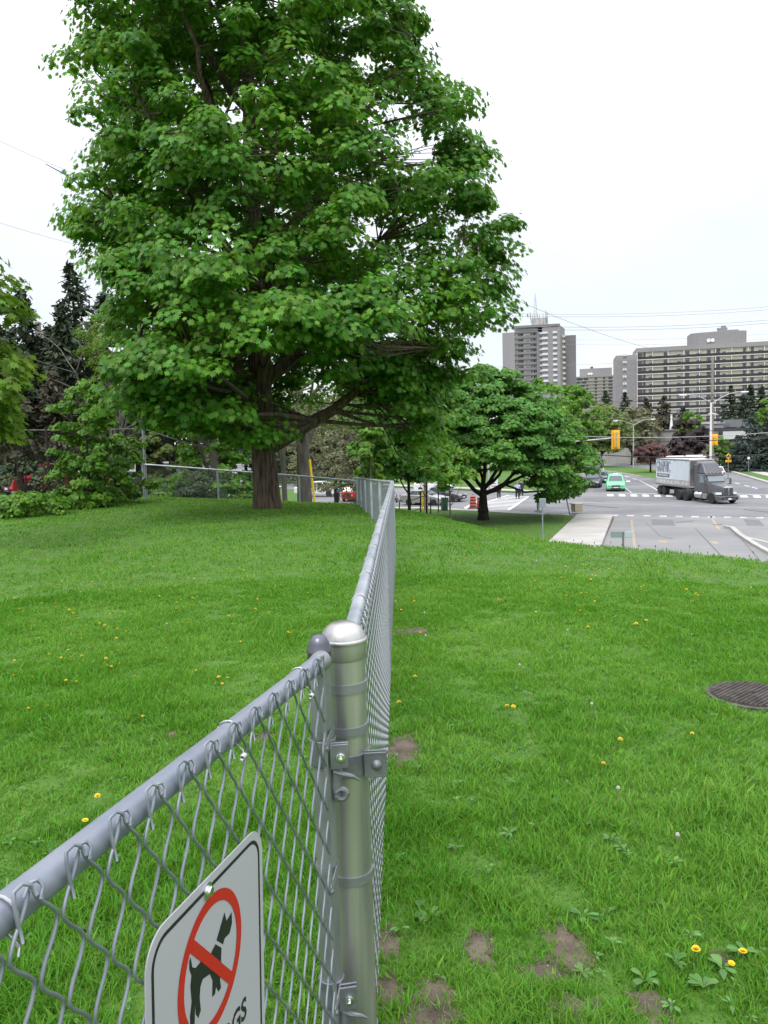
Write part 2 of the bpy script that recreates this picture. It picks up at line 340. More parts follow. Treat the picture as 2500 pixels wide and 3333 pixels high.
# faint wheel tracks and patches in the junction, laid in other asphalt
mark('asphalt_patch',[(1700,1628),(2330,1648),(2700,1660),(2700,1663),(2330,1651),(1700,1631)],mat('pale seam',(.25,.25,.255),.9,0,(.20,.20,.21),1),.005)
mark('asphalt_patch',[(1930,1590),(2140,1592),(2150,1603),(1930,1603)],M['patch'],.005)
mark('asphalt_patch',[(2380,1586),(2600,1592),(2600,1606),(2380,1606)],M['patch'],.005)
for q in range(7):
    a=1690+q*14; mark('asphalt_patch',[(1990-q*3,a),(2042,a+1),(2042,a+2.2),(1990-q*3,a+1.2)],mat('seam',(.27,.265,.26),.9),.0075)
mark('road_marking',[(2052,1692),(2059,1692),(2073,1792),(2062,1792)],M['ypaint'],.0085)
mark('road_marking',[(2310,1681),(2317,1681),(2346,1724),(2336,1724)],M['ypaint'])
mark('road_marking',[(2310,1762),(2333,1762),(2340,1771),(2316,1771)],M['ypaint'])
mark('road_marking',[(2141,1758),(2175,1760),(2168,1767),(2145,1766)],M['ypaint'])
mark('asphalt_patch',[(2261,1719),(2264,1719),(2360,1820),(2355,1820)],mat('crack seal',(.09,.09,.10),.7),.0095)
mark('asphalt_patch',[(2322,1706),(2352,1706),(2352,1709),(2322,1709)],mat('drain',(.12,.11,.11),.7),.0095)
for q_ in [[(2100,1700),(2102,1700),(2150,1745),(2147,1745)],[(2147,1745),(2150,1745),(2190,1752),(2189,1754)],[(1850,1640),(1851,1638),(2010,1652),(2009,1654)],[(2420,1660),(2421,1658),(2520,1668),(2520,1670)],[(2200,1700),(2260,1695),(2260,1696.5),(2200,1702)],[(1750,1650),(1900,1657),(1900,1658),(1750,1651)],[(2400,1740),(2402,1740),(2480,1830),(2476,1830)]]: mark('crack_seal',q_,mat('tar seal',(.085,.085,.095),.7),.0098)
for q_ in [[(2420,1690),(2470,1692),(2490,1712),(2432,1710)],[(1900,1622),(1960,1625),(1968,1634),(1902,1631)],[(2120,1690),(2190,1692),(2200,1712),(2122,1709)]]: mark('asphalt_patch',q_,M['patch'],.0068)
# stepped soil edge beside the walk
mark('soil_edge',[(1993,1683),(2000,1686),(1985,1722),(1972,1745),(1968,1745)],M['soil'],.012)
# driveway island kerb
def kerbline(name,pts,wd,h,m,z0=0):
    return strip(name,[G(*p) for p in pts],wd,z0+h,m,h+.1)
kerbline('kerb',[(2354,1719),(2375,1722),(2400,1745),(2450,1778),(2500,1806),(2560,1840)],.28,.15,M['conc'])
mark('road_marking',[(2385,1723),(2390,1723),(2430,1747),(2500,1764),(2500,1768),(2427,1751)],M['conc'],.02)
# median island
isl=[(1962,1519),(1990,1519),(2060,1524),(2160,1533),(2290,1543),(2300,1575),(2160,1564),(2100,1555),(2030,1543),(1962,1532)]
def island(pts,name='median_island'):
    g=[G(*p)[:2] for p in pts]; c=sum(g)/len(g)
    sheet(name,g,.13,M['conc'],.2); sheet('median_grass',[c+(q-c)*(1-.55/max(np.linalg.norm(q-c),1)) for q in g],.16,M['grassg'],.1)
island(isl)
island([(1900,1495),(1960,1495),(2120,1510),(2110,1513),(1990,1503),(1900,1501)])
strip('sidewalk_strip',[G(*p) for p in [(1900,1491),(1960,1492),(2130,1506),(2250,1512)]],1.6,.15,M['conc'],.2,side=1)
# right hand boulevard
rb=[G(*p)[:2] for p in [(2350,1528),(2360,1531),(2500,1574),(2700,1630),(2900,1560),(2900,1500),(2350,1490)]]
sheet('boulevard_lawn',rb,.14,M['grassg'],.3)
strip('kerb',[G(*p) for p in [(2350,1529),(2360,1532),(2500,1575),(2700,1632)]],.5,.19,M['conc'],.3,side=1)
strip('sidewalk_strip',[G(*p) for p in [(2365,1521),(2500,1553),(2700,1600)]],1.7,.17,M['conc'],.2,side=1)
# far left boulevard and lawn beyond the cross street
fl=[G(*p)[:2] for p in [(1700,1606),(1600,1601),(1500,1596),(1350,1590),(1150,1580),(900,1572),(900,1500),(1900,1500),(1880,1560),(1780,1600)]]
sheet('far_lawn',fl,.14,M['grassg'],.3)
strip('sidewalk_strip',[G(*p) for p in [(1700,1604),(1600,1599),(1500,1594),(1350,1588),(1150,1578),(900,1570)]],2.,.18,M['conc'],.3,side=-1)
# zebra crossing on the left
for i in range(11):
    t0=i/10.6; t1=t0+.036
    A=np.array([1512,1656.]);B=np.array([1655,1661.]);C=np.array([1652,1612.]);D=np.array([1722,1616.])
    l0,l1=A+(C-A)*t0,A+(C-A)*t1; q0,q1=B+(D-B)*t0,B+(D-B)*t1
    g=[G(*l0),G(*q0),G(*q1),G(*l1)]
    sheet('road_marking',[p[:2] for p in g],.009,M['paint'])
mark('road_marking',[(1648,1661),(1660,1661),(1724,1616),(1719,1616)],M['paint'],.010)
mark('road_marking',[(1512,1656),(1524,1656),(1656,1612),(1650,1612)],M['paint'],.010)
mark('road_marking',[(1508,1654),(1520,1655),(1568,1626),(1562,1625)],M['paint'],.010)
# left car park on its terrace
sheet('parking_lot',[(-60,33),(-18,34),(-13.5,40),(-22,75),(-60,75)],3.68,M['asphalt'])
# ------------------------------------------------------------------ grass blades (stuff)
SOIL=[]   # bare patches: centre x,y, rx, ry
for px,py,rx,ry in [(1850,3090,.07,.12),(1770,3170,.07,.05),(1870,3290,.08,.05),(1565,3090,.045,.09),(1420,3240,.06,.07),(1405,3320,.09,.06),(1318,2440,.09,.20),(2120,3280,.055,.07),(2340,3120,.03,.03),(1262,3070,.04,.08),(860,2400,.06,.07),(560,2390,.04,.04),(1265,3230,.05,.07)]:
    g=G(px,py,ZN); SOIL.append((g[0],g[1],rx,ry))
cov=G(2450,2264,ZN); COVR=.235
def soilmask(x,y):
    m=np.zeros(np.shape(x))
    for a,b,rx,ry in SOIL:
        wob=1+.25*np.sin(6*np.arctan2(y-b,x-a)+a*9)+.15*np.sin(11*np.arctan2(y-b,x-a))
        m=np.maximum(m,(1.15-np.hypot((x-a)/rx,(y-b)/ry)/wob))
    return m
_lat=np.random.default_rng(99).uniform(-1,1,(256,256))
def vn(x,y):
    xi=np.floor(x).astype(int); yi=np.floor(y).astype(int); fx_=x-xi; fy_=y-yi; fx_=fx_*fx_*(3-2*fx_); fy_=fy_*fy_*(3-2*fy_)
    g=lambda a,b:_lat[a%256,b%256]
    return (g(xi,yi)*(1-fx_)+g(xi+1,yi)*fx_)*(1-fy_)+(g(xi,yi+1)*(1-fx_)+g(xi+1,yi+1)*fx_)*fy_
def wav(x,y,s,ph=0): return (vn(x*s+ph*17,y*s+ph*5)+.6*vn(x*s*2.1+3,y*s*2.1-ph*9))/1.1
def blades(n,r0,r1,amin,amax,pw):
    t=rng.random(n); p=2-pw
    r=(r0**p+t*(r1**p-r0**p))**(1/p) if abs(p)>1e-6 else r0*(r1/r0)**t
    a=rng.uniform(amin,amax,n); return r*np.sin(a),r*np.cos(a)
bx1,by1=blades(760000,1.45,9.5,-.66,.66,1.25)
bx2,by2=blades(330000,7,31,-.62,.60,1.45)
bx3,by3=blades(22000,31,64,-.1,.32,1.6)
bx=np.concatenate([bx1,bx2,bx3]); by=np.concatenate([by1,by2,by3])
rho=np.hypot(bx,by); th=np.arctan2(bx,by)
keep=(rho<np.interp(th,TH,RC)+np.where(th>.05,2.5,5))|((rho>30)&inside(bx,by,lawnpoly))
sm=soilmask(bx,by); keep&=(sm+rng.normal(0,.36,len(bx))<.06)|(rng.random(len(bx))<.07)
keep&=np.hypot((bx-cov[0])/COVR,(by-cov[1])/COVR)>1.02
keep&=np.hypot(bx+3.36,by-22)>.42
clump=wav(bx,by,3.1)*.65+wav(bx,by,8,2)*.6
keep&=(rng.random(len(bx))<.88+.3*clump)
bx,by,rho,clump=bx[keep],by[keep],rho[keep],clump[keep]; nb=len(bx)
bz=np.maximum(hill(bx,by),.12)-.005
hgt=(.030+.026*np.clip(clump,-1,1)+.014*wav(bx,by,1.3,1))*rng.uniform(.55,1.45,nb)+.010; hgt=np.clip(hgt,.012,.10)
hgt=np.where(rho>12,hgt*.9,hgt*.88)
wd=np.clip(.0011+.00036*rho,.0016,.03)*rng.uniform(.7,1.4,nb)*(1+(rng.random(nb)<.04)*1.5)
an=rng.uniform(0,2*math.pi,nb); lean=rng.uniform(.1,1.3,nb)*hgt; wa=an+math.pi/2+rng.normal(0,.4,nb)
wa=np.where(rho>5, rng.normal(0,.6,nb), wa)
wx,wy=np.cos(wa)*wd,np.sin(wa)*wd; lx,ly=np.cos(an)*lean,np.sin(an)*lean
V=np.empty((nb,5,3)); V[:,0]=np.stack([bx-wx,by-wy,bz],1); V[:,1]=np.stack([bx+wx,by+wy,bz],1)
V[:,2]=np.stack([bx+wx*.8+lx*.35,by+wy*.8+ly*.35,bz+hgt*.6],1); V[:,3]=np.stack([bx-wx*.8+lx*.35,by-wy*.8+ly*.35,bz+hgt*.6],1)
V[:,4]=np.stack([bx+lx,by+ly,bz+hgt],1)
base=np.arange(nb)[:,None]*5; idx=(base+np.array([0,1,2,3,3,2,4])).ravel(); sizes=np.tile([4,3],nb)
tag(link('grass',npmesh('grass',V.reshape(-1,3),sizes,idx,[M['blade']])),'short green lawn grass covering the hill','grass',kind='stuff')
# bare soil patches with crumbs (stuff)
mb=MB()
for a,b,rx,ry in SOIL:
    n=18; ring=[]; 
    for k in range(n):
        t=2*math.pi*k/n; wob=(1+.25*math.sin(6*t+a*9)+.15*math.sin(11*t))*1.12; ring.append((a+rx*wob*math.cos(t),b+ry*wob*math.sin(t)))
    V=[(a,b,float(hill(a,b))+.014)]+[(x,y,float(hill(x,y))+.002) for x,y in ring]
    mb.add(V,[(0,k+1,(k+1)%n+1) for k in range(n)],0,True)
    for k in range(int(1300*rx*ry/.03)):
        t=random.random()*6.283; q=math.sqrt(random.random()); x=a+rx*q*math.cos(t)*1.05; y=b+ry*q*math.sin(t)*1.05; s=random.choice([.002,.003,.003,.004,.006])
        z=float(hill(x,y))+.010*(1-q); d=[(random.uniform(.6,1.2)*s) for _ in range(6)]
        mb.add([(x+d[0],y,z),(x,y+d[1],z),(x-d[2],y,z),(x,y-d[3],z),(x,y,z+d[4]),(x,y,z-.004)],[(0,1,4),(1,2,4),(2,3,4),(3,0,4),(1,0,5),(2,1,5),(3,2,5),(0,3,5)],random.choice([0,0,1]))
tag(mb.build('bare_soil',[M['soil'],mat('gravel crumbs',(.16,.13,.11),.95,0,(.30,.26,.235),30)]),'brown crumbly soil showing through the lawn','soil',kind='stuff')
# broadleaf weeds (stuff)
mb=MB()
def weed(x,y,n,L):
    z=float(hill(x,y))+.012
    for k in range(n):
        a=random.random()*6.283; l=L*random.uniform(.6,1.1); wv=l*random.uniform(.13,.22); c,s=math.cos(a),math.sin(a); up=random.uniform(.15,.5)
        pts=[(0,0,0)]
        for t,wq_,zz in [(.3,.6,.25*up),(.6,1,.35*up),(.85,.7,.35*up),(1,0,.28*up)]:
            for sg in ((1,-1) if wq_ else (1,)): pts.append((l*t,sg*wv*wq_,zz*l+ (0.01 if wq_ else 0)))
        V=[(x+px_*c-py_*s,y+px_*s+py_*c,z+pz) for px_,py_,pz in pts]
        mb.add(V,[(0,1,2),(1,3,4,2),(3,5,6,4),(5,7,6)],0,True)
for k in range(420):
    a=random.uniform(-.5,.52); r=random.uniform(2.2,10)**1.0
    x,y=r*math.sin(a),r*math.cos(a)
    weed(x,y,random.randint(3,7),random.uniform(.02,.042))
for px,py in [(2350,3170),(2420,3120),(2290,3230),(1370,2980),(1400,3000),(300,3050),(350,3080),(600,3060),(1900,3000),(2200,3150),(1990,2750),(300,2930),(2100,3210),(1660,2730)]:
    g=G(px,py,ZN); weed(g[0],g[1],8,.055)
tag(mb.build('weeds',mat('weed leaf',(.075,.19,.03),.5,0,(.12,.26,.06),6,trans=.3,island=.3)),'broad leaved weeds scattered low in the lawn','weeds',kind='stuff')
# dandelions
def dandelion(kind):
    mb=MB(); h=.055 if kind=='y' else .10
    mb.tube([(0,0,0),(.004,.002,h*.5),(.0,.006,h)],.0016,4,0)
    if kind=='y':
        for ring,(r0,r1,dz,n) in enumerate([(.003,.021,.003,16),(.002,.015,.009,12),(0,.008,.012,8)]):
            for k in range(n):
                a=2*math.pi*k/n+ring*.2; c,s=math.cos(a),math.sin(a); wv=.0035
                mb.add([(r0*c,.006+r0*s,h+dz*.5),(r1*.7*c-wv*s,.006+r1*.7*s+wv*c,h+dz*.9),(r1*c,.006+r1*s,h+dz),(r1*.7*c+wv*s,.006+r1*.7*s-wv*c,h+dz*.9)],[(0,1,2,3)],1)
        mb.lathe([(.004,h-.008),(.008,h),(.012,h+.004)],(0,.006,0),8,0)
    elif kind=='p':
        mb.lathe([(0.001,h-.018),(.006,h-.009),(.009,h),(.006,h+.007),(.001,h+.009)],(0,.006,0),10,1)
    else: mb.lathe([(0.001,h-.012),(.005,h-.008),(.006,h),(.003,h+.008),(.001,h+.014)],(0,.006,0),8,1)
    o=mb.build('dandelion' if kind!='p' else 'dandelion_clock',[M['stem'],{'y':M['dande'],'p':M['puff'],'b':mat('closed bud',(.12,.10,.07),.9)}[kind]])
    return o
dy=dandelion('y'); tag(dy,'small yellow dandelion flower open in the grass','dandelion','yellow dandelions dotted over the lawn')
dp=dandelion('p'); tag(dp,'white round dandelion seed head in the grass','seed head','white dandelion seed heads in the lawn')
db=dandelion('b'); db.name='dandelion_bud'; tag(db,'thin closed dandelion bud on a tall stalk against the asphalt','bud','closed dandelion buds along the hill crest')
def ground_hit(px,py):
    d=ray(px,py); t=1.
    o=np.array([0,0,CZ])
    for k in range(4000):
        p=o+d*t
        if p[2]<max(float(hill(p[0],p[1])),.0): return p
        t+=max(.01,t*.004)
    return None
pix=[(230,2163),(343,2165),(375,2005),(95,1960),(53,1963),(65,1998),(75,2010),(95,2070),(142,2018),(185,1985),(143,1975),(188,1930),(190,1920),(212,1951),(228,1999),(237,2016),(325,2046),(378,2095),(346,2053),(380,2057),(261,2095),(271,2157),(221,2129),(198,2158),(50,2169),(218,2232),(343,2164),(100,2330),(163,2322),(0,2318),(518,1955),(577,1994),(566,1927),(588,1964),(628,1965),(616,1892),(634,1893),(554,1818),(485,1799),(425,1811),(354,1835),(328,1873),(302,1903),(298,1925),(425,1889),(437,1905),(471,1897),(580,1975),(715,2225),(742,2223),(468,2351),(618,2046),(745,2028),(756,1887),(810,1903),(832,1999),(842,1965),(795,1870),(709,1803),(905,1781),(918,1787),(317,2632),(272,2700),(932,2077),(978,2065),(555,1785),(579,1776),
 (1555,1800),(1625,1800),(1552,1795),(1710,1809),(1805,1793),(1670,1780),(1720,1767),(1925,1792),(1952,1792),(1898,1845),(1922,1824),(1906,1846),(1952,1870),(1981,1859),(1900,1883),(1929,1885),(1920,1902),(1927,1903),(1823,1894),(1893,1951),(1938,1975),(1893,2004),(1920,2061),(1847,1955),(1740,2003),(1845,1898),(1351,1974),(1303,2000),(1363,2082),(1465,1990),(1352,2229),(1302,2311),(1655,2323),(1669,2325),(2015,2442),(2062,2048),(2090,1926),(2231,1935),(2266,1947),(2285,1940),(2078,1972),(1960,1790),(2250,1410),(2063,2050),(2098,2034),(1395,2088),(2270,3165),(2375,3160),(2415,3140),(1840,1855),(1862,1850),(1852,1849),(1986,1859),(1940,1885),(2110,1836),(2050,1818),(1876,1825),(1958,2520),(2250,2412),(1570,1960),(1640,1960)]
first=True; extra=[(random.uniform(1340,2480),random.uniform(1790,1990)) for _ in range(50)]+[(random.uniform(20,1150),random.uniform(1720,2250)) for _ in range(60)]+[(random.uniform(1580,1850),random.uniform(1700,1780)) for _ in range(36)]
for k,(px,py) in enumerate(pix+extra):
    if py<1700: continue
    p=ground_hit(px,py)
    if p is None: continue
    o=dy if first else dy.copy()
    if not first: sc.collection.objects.link(o)
    first=False; s=random.uniform(.9,1.25) if k<len(pix) else random.uniform(.6,.9)
    o.location=(p[0],p[1],float(max(hill(p[0],p[1]),.12))); o.rotation_euler=(random.uniform(-.3,.1),random.uniform(-.2,.2),random.random()*6.28); s*=.60; o.scale=(s,s,s*random.uniform(.9,1.6))
first=True
for px,py in [(1766,1836),(1806,1836),(1850,2092),(2200,2800),(1930,2345),(1388,2110),(1690,2210),(545,2065),(370,1740),(1290,1990),(500,1870),(2010,2640),(1385,2030),(1745,1850)]:
    p=ground_hit(px,py); o=dp if first else dp.copy()
    if not first: sc.collection.objects.link(o)
    first=False; o.location=(p[0],p[1],float(hill(p[0],p[1]))); o.rotation_euler=(0,0,random.random()*6.28)
first=True
for k in range(18):
    px=1780+k*40.5+random.uniform(-15,15)+random.uniform(-8,8); py=1768+(px-1790)*.0915+random.uniform(2,14)
    p=ground_hit(px,py); o=db if first else db.copy()
    if not first: sc.collection.objects.link(o)
    first=False; s=random.uniform(.8,1.7); o.location=(p[0],p[1],float(hill(p[0],p[1]))); o.rotation_euler=(random.uniform(-.2,.2),random.uniform(-.2,.2),random.random()*6.28); o.scale=(1.2,1.2,s)
# manhole cover
t=thing('manhole_cover','round rusty cast iron cover with raised studs sunk in the lawn','manhole cover',(cov[0],cov[1],float(hill(cov[0],cov[1]))+.004))
t.scale=(.58,.58,1); mb=MB(); mb.lathe([(.47,-.03),(.47,.012),(.445,.016),(.435,.008),(.001,.008)],sides=40)
for i in range(-9,10):
    for j in range(-9,10):
        x,y=(i+j)*.036,(i-j)*.030
        if math.hypot(x,y)<.41 and (i+j)%1==0 and (i%1==0) and not(abs(x)<.02 and abs(y)<.02): 
            mb.box(x-.019,x+.019,y-.015,y+.015,.006,.024,taper=(.8,.8))
mb.build('cover_plate',M['iron'],t)
g=G(1320,2065,ZN); mb=MB(); mb.box(-.14,.14,-.09,.09,-.05,.03,taper=(.9,.85)); o=mb.build('concrete_footing',M['soil'],bevel=.01); o.location=(g[0]+.05,g[1],float(hill(g[0],g[1]))); o.rotation_euler=(0,0,.3); tag(o,'low worn concrete lump beside the foot of the fence','concrete block')
# ------------------------------------------------------------------ chain link
def linkmesh(name,path,cw,rw,sub,sides,m,parent,side=1,knuckle=True,off=0.03,flip=1,vh=None,amp=None):
    vh=vh or cw; amp=amp or rw*1.35
    """real woven wires: wire k zigzags between two columns and hooks its neighbours"""
    path=np.array(path,float); seg=np.hypot(np.diff(path[:,0]),np.diff(path[:,1])); S=np.concatenate([[0],np.cumsum(seg)])
    nW=int(S[-1]/cw)
    H=(path[:,2]-path[:,3]).max(); nh=int(H/vh)
    j=np.arange(nh*sub+1)/sub
    tri=np.abs(((j)%2)-1)                                     # 1 at even, 0 at odd
    tri=tri if sub==1 else (.5-.5*np.cos(tri*math.pi))*.55+tri*.45
    k=np.arange(nW)
    par=(k%2)[:,None]
    xx=np.where(par==0,tri[None],1-tri[None])                  # position inside the column
    s=(k[:,None]+xx)*cw
    sgn=(xx-.5)*2
    so_=off+amp*np.sign(sgn)*np.abs(sgn)**1.3*flip                                   # right bends in front, left bends behind
    dep=np.broadcast_to(j*vh,s.shape)
    def ev(c): return np.interp(s,S,path[:,c])
    x,y,zt=ev(0),ev(1),ev(2)
    ds=.05; tx=np.interp(s+ds,S,path[:,0])-np.interp(s-ds,S,path[:,0]); ty=np.interp(s+ds,S,path[:,1])-np.interp(s-ds,S,path[:,1])
    ln=np.hypot(tx,ty); tx/=ln; ty/=ln; nxv,nyv=-ty*side,tx*side
    Pt=np.stack([x+nxv*so_,y+nyv*so_,zt-dep],-1)               # (wires, points, 3)
    T=np.gradient(Pt,axis=1); T/=np.linalg.norm(T,axis=2)[...,None]
    Nn=np.stack([nxv,nyv,np.zeros_like(nxv)],-1); B=np.cross(T,Nn); B/=np.linalg.norm(B,axis=2)[...,None]; A=np.cross(B,T)
    an=np.arange(sides)*2*math.pi/sides
    V=(Pt[:,:,None]+rw*(np.cos(an)[None,None,:,None]*A[:,:,None]+np.sin(an)[None,None,:,None]*B[:,:,None])).reshape(-1,3)
    npnt=Pt.shape[1]; w0=(np.arange(nW)*npnt*sides)[:,None,None]; i=np.arange(npnt-1)[None,:,None]*sides; q=np.arange(sides)[None,None]; q2=(q+1)%sides
    Q=np.stack(np.broadcast_arrays(w0+i+q,w0+i+q2,w0+i+sides+q2,w0+i+sides+q),-1).reshape(-1,4)
    sizes=[np.full(len(Q),4)]; idx=[Q.ravel()]; VV=[V]
    if knuckle:
        kb=MB()
        for q in range(0,nW-1):
            if q%2==1 or (q%2==0): pass
            # wires meet at the top where even wire ends at column right (s=(q+1)cw)
            if q%2==0:
                sc_=(q+1)*cw; x0=np.interp(sc_,S,path[:,0]); y0=np.interp(sc_,S,path[:,1]); z0=np.interp(sc_,S,path[:,2])
                a=np.interp(sc_+.05,S,path[:,0])-np.interp(sc_-.05,S,path[:,0]); b=np.interp(sc_+.05,S,path[:,1])-np.interp(sc_-.05,S,path[:,1]); l=math.hypot(a,b); a/=l; b/=l
                nx_,ny_=-b*side,a*side
                def L(u,o,z): return (x0+a*u+nx_*(off+o),y0+b*u+ny_*(off+o),z0+z)
                c=cw/.044*1.2; sn=6 if sides>3 else 3
                kb.tube([L(-.002*c,.004*c,-.004*c),L(.003*c,.003*c,.008*c),L(.010*c,.0,.013*c),L(.018*c,-.003*c,.009*c),L(.020*c,-.002*c,-.001*c),L(.020*c,.001*c,-.022*c),L(.019*c,.003*c,-.038*c)],rw,sn)
                kb.tube([L(.004*c,-.004*c,-.004*c),L(-.001*c,-.002*c,.007*c),L(-.006*c,.003*c,.008*c),L(-.009*c,.006*c,.001*c),L(-.004*c,.007*c,-.009*c)],rw,sn)
        kv=np.concatenate(kb.v); nq=[len(f) for f in kb.f]; n0=len(V)
        VV.append(kv); sizes.append(np.array(nq)); idx.append(np.array([i+n0 for f in kb.f for i in f]))
    me=npmesh(name,np.concatenate(VV),np.concatenate(sizes),np.concatenate(idx),[m],smooth=True)
    return link(name,me,parent)
# --- the gate in front
g0=np.array([-.167,1.836]); gd=np.array([-.24846,-.96864]); gn=np.array([.96864,-.24846])
gate=thing('chain_link_gate','grey chain link gate with tube frame nearest the camera, hung on the thick post','gate',(0,0,0))
def GP(u,o,z): return (g0[0]+gd[0]*u+gn[0]*o,g0[1]+gd[1]*u+gn[1]*o,z)
GL=1.62; GT,GB=5.497,4.47
def GZ(u): return 5.474+.023*u
mb=MB(); mb.tube([GP(.0,0,GZ(0)),GP(GL/2,0,GZ(GL/2)),GP(GL,0,GZ(GL))],.0215,24); mb.build('top_rail',M['railpaint'],gate)
mb=MB(); mb.tube([GP(.0,0,GB),GP(GL,0,GB)],.0215,14); mb.build('bottom_rail',M['railpaint'],gate)
mb=MB(); mb.tube([GP(GL,0,GB-.03),GP(GL,0,GT)],.0215,14); mb.build('far_stile',M['railpaint'],gate)
s0=GP(-.035,-.014,0)
mb=MB(); mb.tube([(s0[0],s0[1],4.43),(s0[0],s0[1],5.46)],.0265,24); mb.torus((s0[0],s0[1],5.465),.027,.003,n=20); mb.build('hinge_stile',M['galv_d'],gate)
mb=MB(); mb.tube([GP(.03,0,GZ(0)),GP(.008,0,GZ(0)),GP(-.01,0,GZ(0))],[.0225,.025,.026],18); mb.build('rail_sleeve',M['galv_d'],gate)
mb=MB(); mb.lathe([(.0295,5.455),(.0295,5.487),(.0315,5.489),(.0315,5.493),(.0285,5.498),(.0265,5.512),(.020,5.525),(.011,5.532),(.0001,5.534)],(s0[0],s0[1],0),28); mb.build('stile_cap',mat('cap metal',(.13,.135,.16),.33,.8),gate)
linkmesh('wire_mesh',[(*GP(.052,0,0)[:2],5.497,4.44),(*GP(GL-.02,0,0)[:2],5.533,4.48)],.0436,.0026,8,7,M['wire'],gate,side=1,off=.0285,vh=.0545,amp=.0036)
# tension bar, bands and ties
mb=MB(); 
tb=lambda z:GP(.003,.028,z); 
V=[GP(.048,.0225,4.45),GP(.063,.0225,4.45),GP(.063,.0280,4.45),GP(.048,.0280,4.45),GP(.048,.0225,5.505),GP(.063,.0225,5.505),GP(.063,.0280,5.505),GP(.048,.0280,5.505)]
mb.hexa(V); mb.build('tension_bar',M['galv_d'],gate)
for z in (5.285,4.93,4.62):
    mb=MB(); n=16; ri,ro=.0275,.0295
    V=[]
    for k in range(n+1):
        a=math.radians(-200)+math.radians(290)*k/n
        for rr in (ri,ro):
            for dz in (-.011,.011): V.append((s0[0]+rr*math.cos(a),s0[1]+rr*math.sin(a),z+dz))
    Fc=[]
    for k in range(n):
        b=k*4; Fc+=[(b,b+1,b+5,b+4),(b+2,b+6,b+7,b+3),(b,b+4,b+6,b+2),(b+1,b+3,b+7,b+5)]
    mb.add(V,Fc,0,True)
    mb.hexa([GP(-.03,.012,z-.011),GP(.075,.030,z-.011),GP(.075,.033,z-.011),GP(-.03,.0155,z-.011),GP(-.03,.012,z+.011),GP(.075,.030,z+.011),GP(.075,.033,z+.011),GP(-.03,.0155,z+.011)])
    tbn=mb.build('tension_band',M['galv_d'],gate)
    b=MB(); p=GP(.070,.033,z); b.lathe([(.0075,0),(.007,.004),(.001,.007)],(0,0,0),12,axis=0); o=b.build('band_bolt',M['cast'],tbn); o.location=p; o.rotation_euler=(0,0,math.atan2(gn[1],gn[0]))
for u,z in ((1.07,5.45),(.50,5.45),(.14,5.45)):
    mb=MB(); GT=GZ(u); pts=[]
    for k in range(15):
        a=-2.4+k*.36; pts.append(GP(u+.004*k/14,.0245*math.cos(a)+.0,GT+.0245*math.sin(a)))
    pts.append(GP(u+.008,.028,GT-.028)); pts.append(GP(u+.012,.030,GT-.036)); mb.tube(pts,.0019,6)
    for q in range(4 if u<1 else 0): mb.torus(GP(u+.010+.003*q,.031,GT-.036),.0045,.0016,axis=1,n=8,k=4)
    mb.build('tie_wire',M['alu'],gate)
# hinge set: lug band on the stile and eye band on the post
hz=math.atan2(gn[1],gn[0])
def hinge(z,parent):
    mb=MB(); c=(s0[0],s0[1])
    mb.lathe([(.0275,z-.034),(.0335,z-.034),(.0345,z-.02),(.0345,z+.02),(.0335,z+.034),(.0275,z+.034)],(c[0],c[1],0),24)
    def q(u,o,zz): return (c[0]-gd[0]*u+gn[0]*o,c[1]-gd[1]*u+gn[1]*o,zz)
    for o_ in (0.010,.024):   # the two flat ears facing the camera's right
        a=-.02
        mb.hexa([(c[0]+.022,c[1]-.034-o_+.01,z-.032),(c[0]+.066,c[1]-.024-o_+.01,z-.032),(c[0]+.066,c[1]-.018-o_+.01,z-.032),(c[0]+.022,c[1]-.028-o_+.01,z-.032),
                 (c[0]+.022,c[1]-.034-o_+.01,z+.032),(c[0]+.066,c[1]-.024-o_+.01,z+.030),(c[0]+.066,c[1]-.018-o_+.01,z+.030),(c[0]+.022,c[1]-.028-o_+.01,z+.032)])
    o=mb.build('hinge_clamp',M['cast'],parent,bevel=.002)
    b=MB(); b.lathe([(.0001,-.012),(.006,-.012),(.006,0),(.011,0),(.0115,.006),(.010,.007),(.005,.007),(.005,.019),(.0035,.021),(.0001,.021)],sides=14,axis=1); bo=b.build('hinge_bolt',M['zinc'],o); bo.location=(c[0]+.047,c[1]-.040,z-.002); bo.rotation_euler=(0,0,0); bo.scale=(1,-1,1)
    mb=MB(); # pintle with curved horn
    mb.tube([(c[0]+.036,c[1]-.012,z-.045),(c[0]+.034,c[1]-.014,z-.085),(c[0]+.036,c[1]-.014,z-.125)],[.012,.014,.010],12)
    mb.torus((c[0]+.045,c[1]-.022,z-.105),.013,.007,axis=1,n=18,k=8)
    mb.tube([(c[0]+.028,c[1]-.028,z-.044),(c[0]+.05,c[1]-.034,z-.048),(c[0]+.075,c[1]-.028,z-.058),(c[0]+.092,c[1]-.02,z-.072)],[.006,.0065,.005,.002],8)
    mb.build('hinge_eye',M['cast'],parent,bevel=0)
    return o
hinge(5.235,gate); hinge(4.60,gate)
# --- the prohibition sign on the gate
sg=thing('no_dogs_sign','white sign with red circle and bar over a black dog, bolted to the gate','sign',(*GP(.6845,.040,0)[:2],5.075),math.atan2(-gd[1],-gd[0]))
sg.rotation_euler[1]=R(4.0)
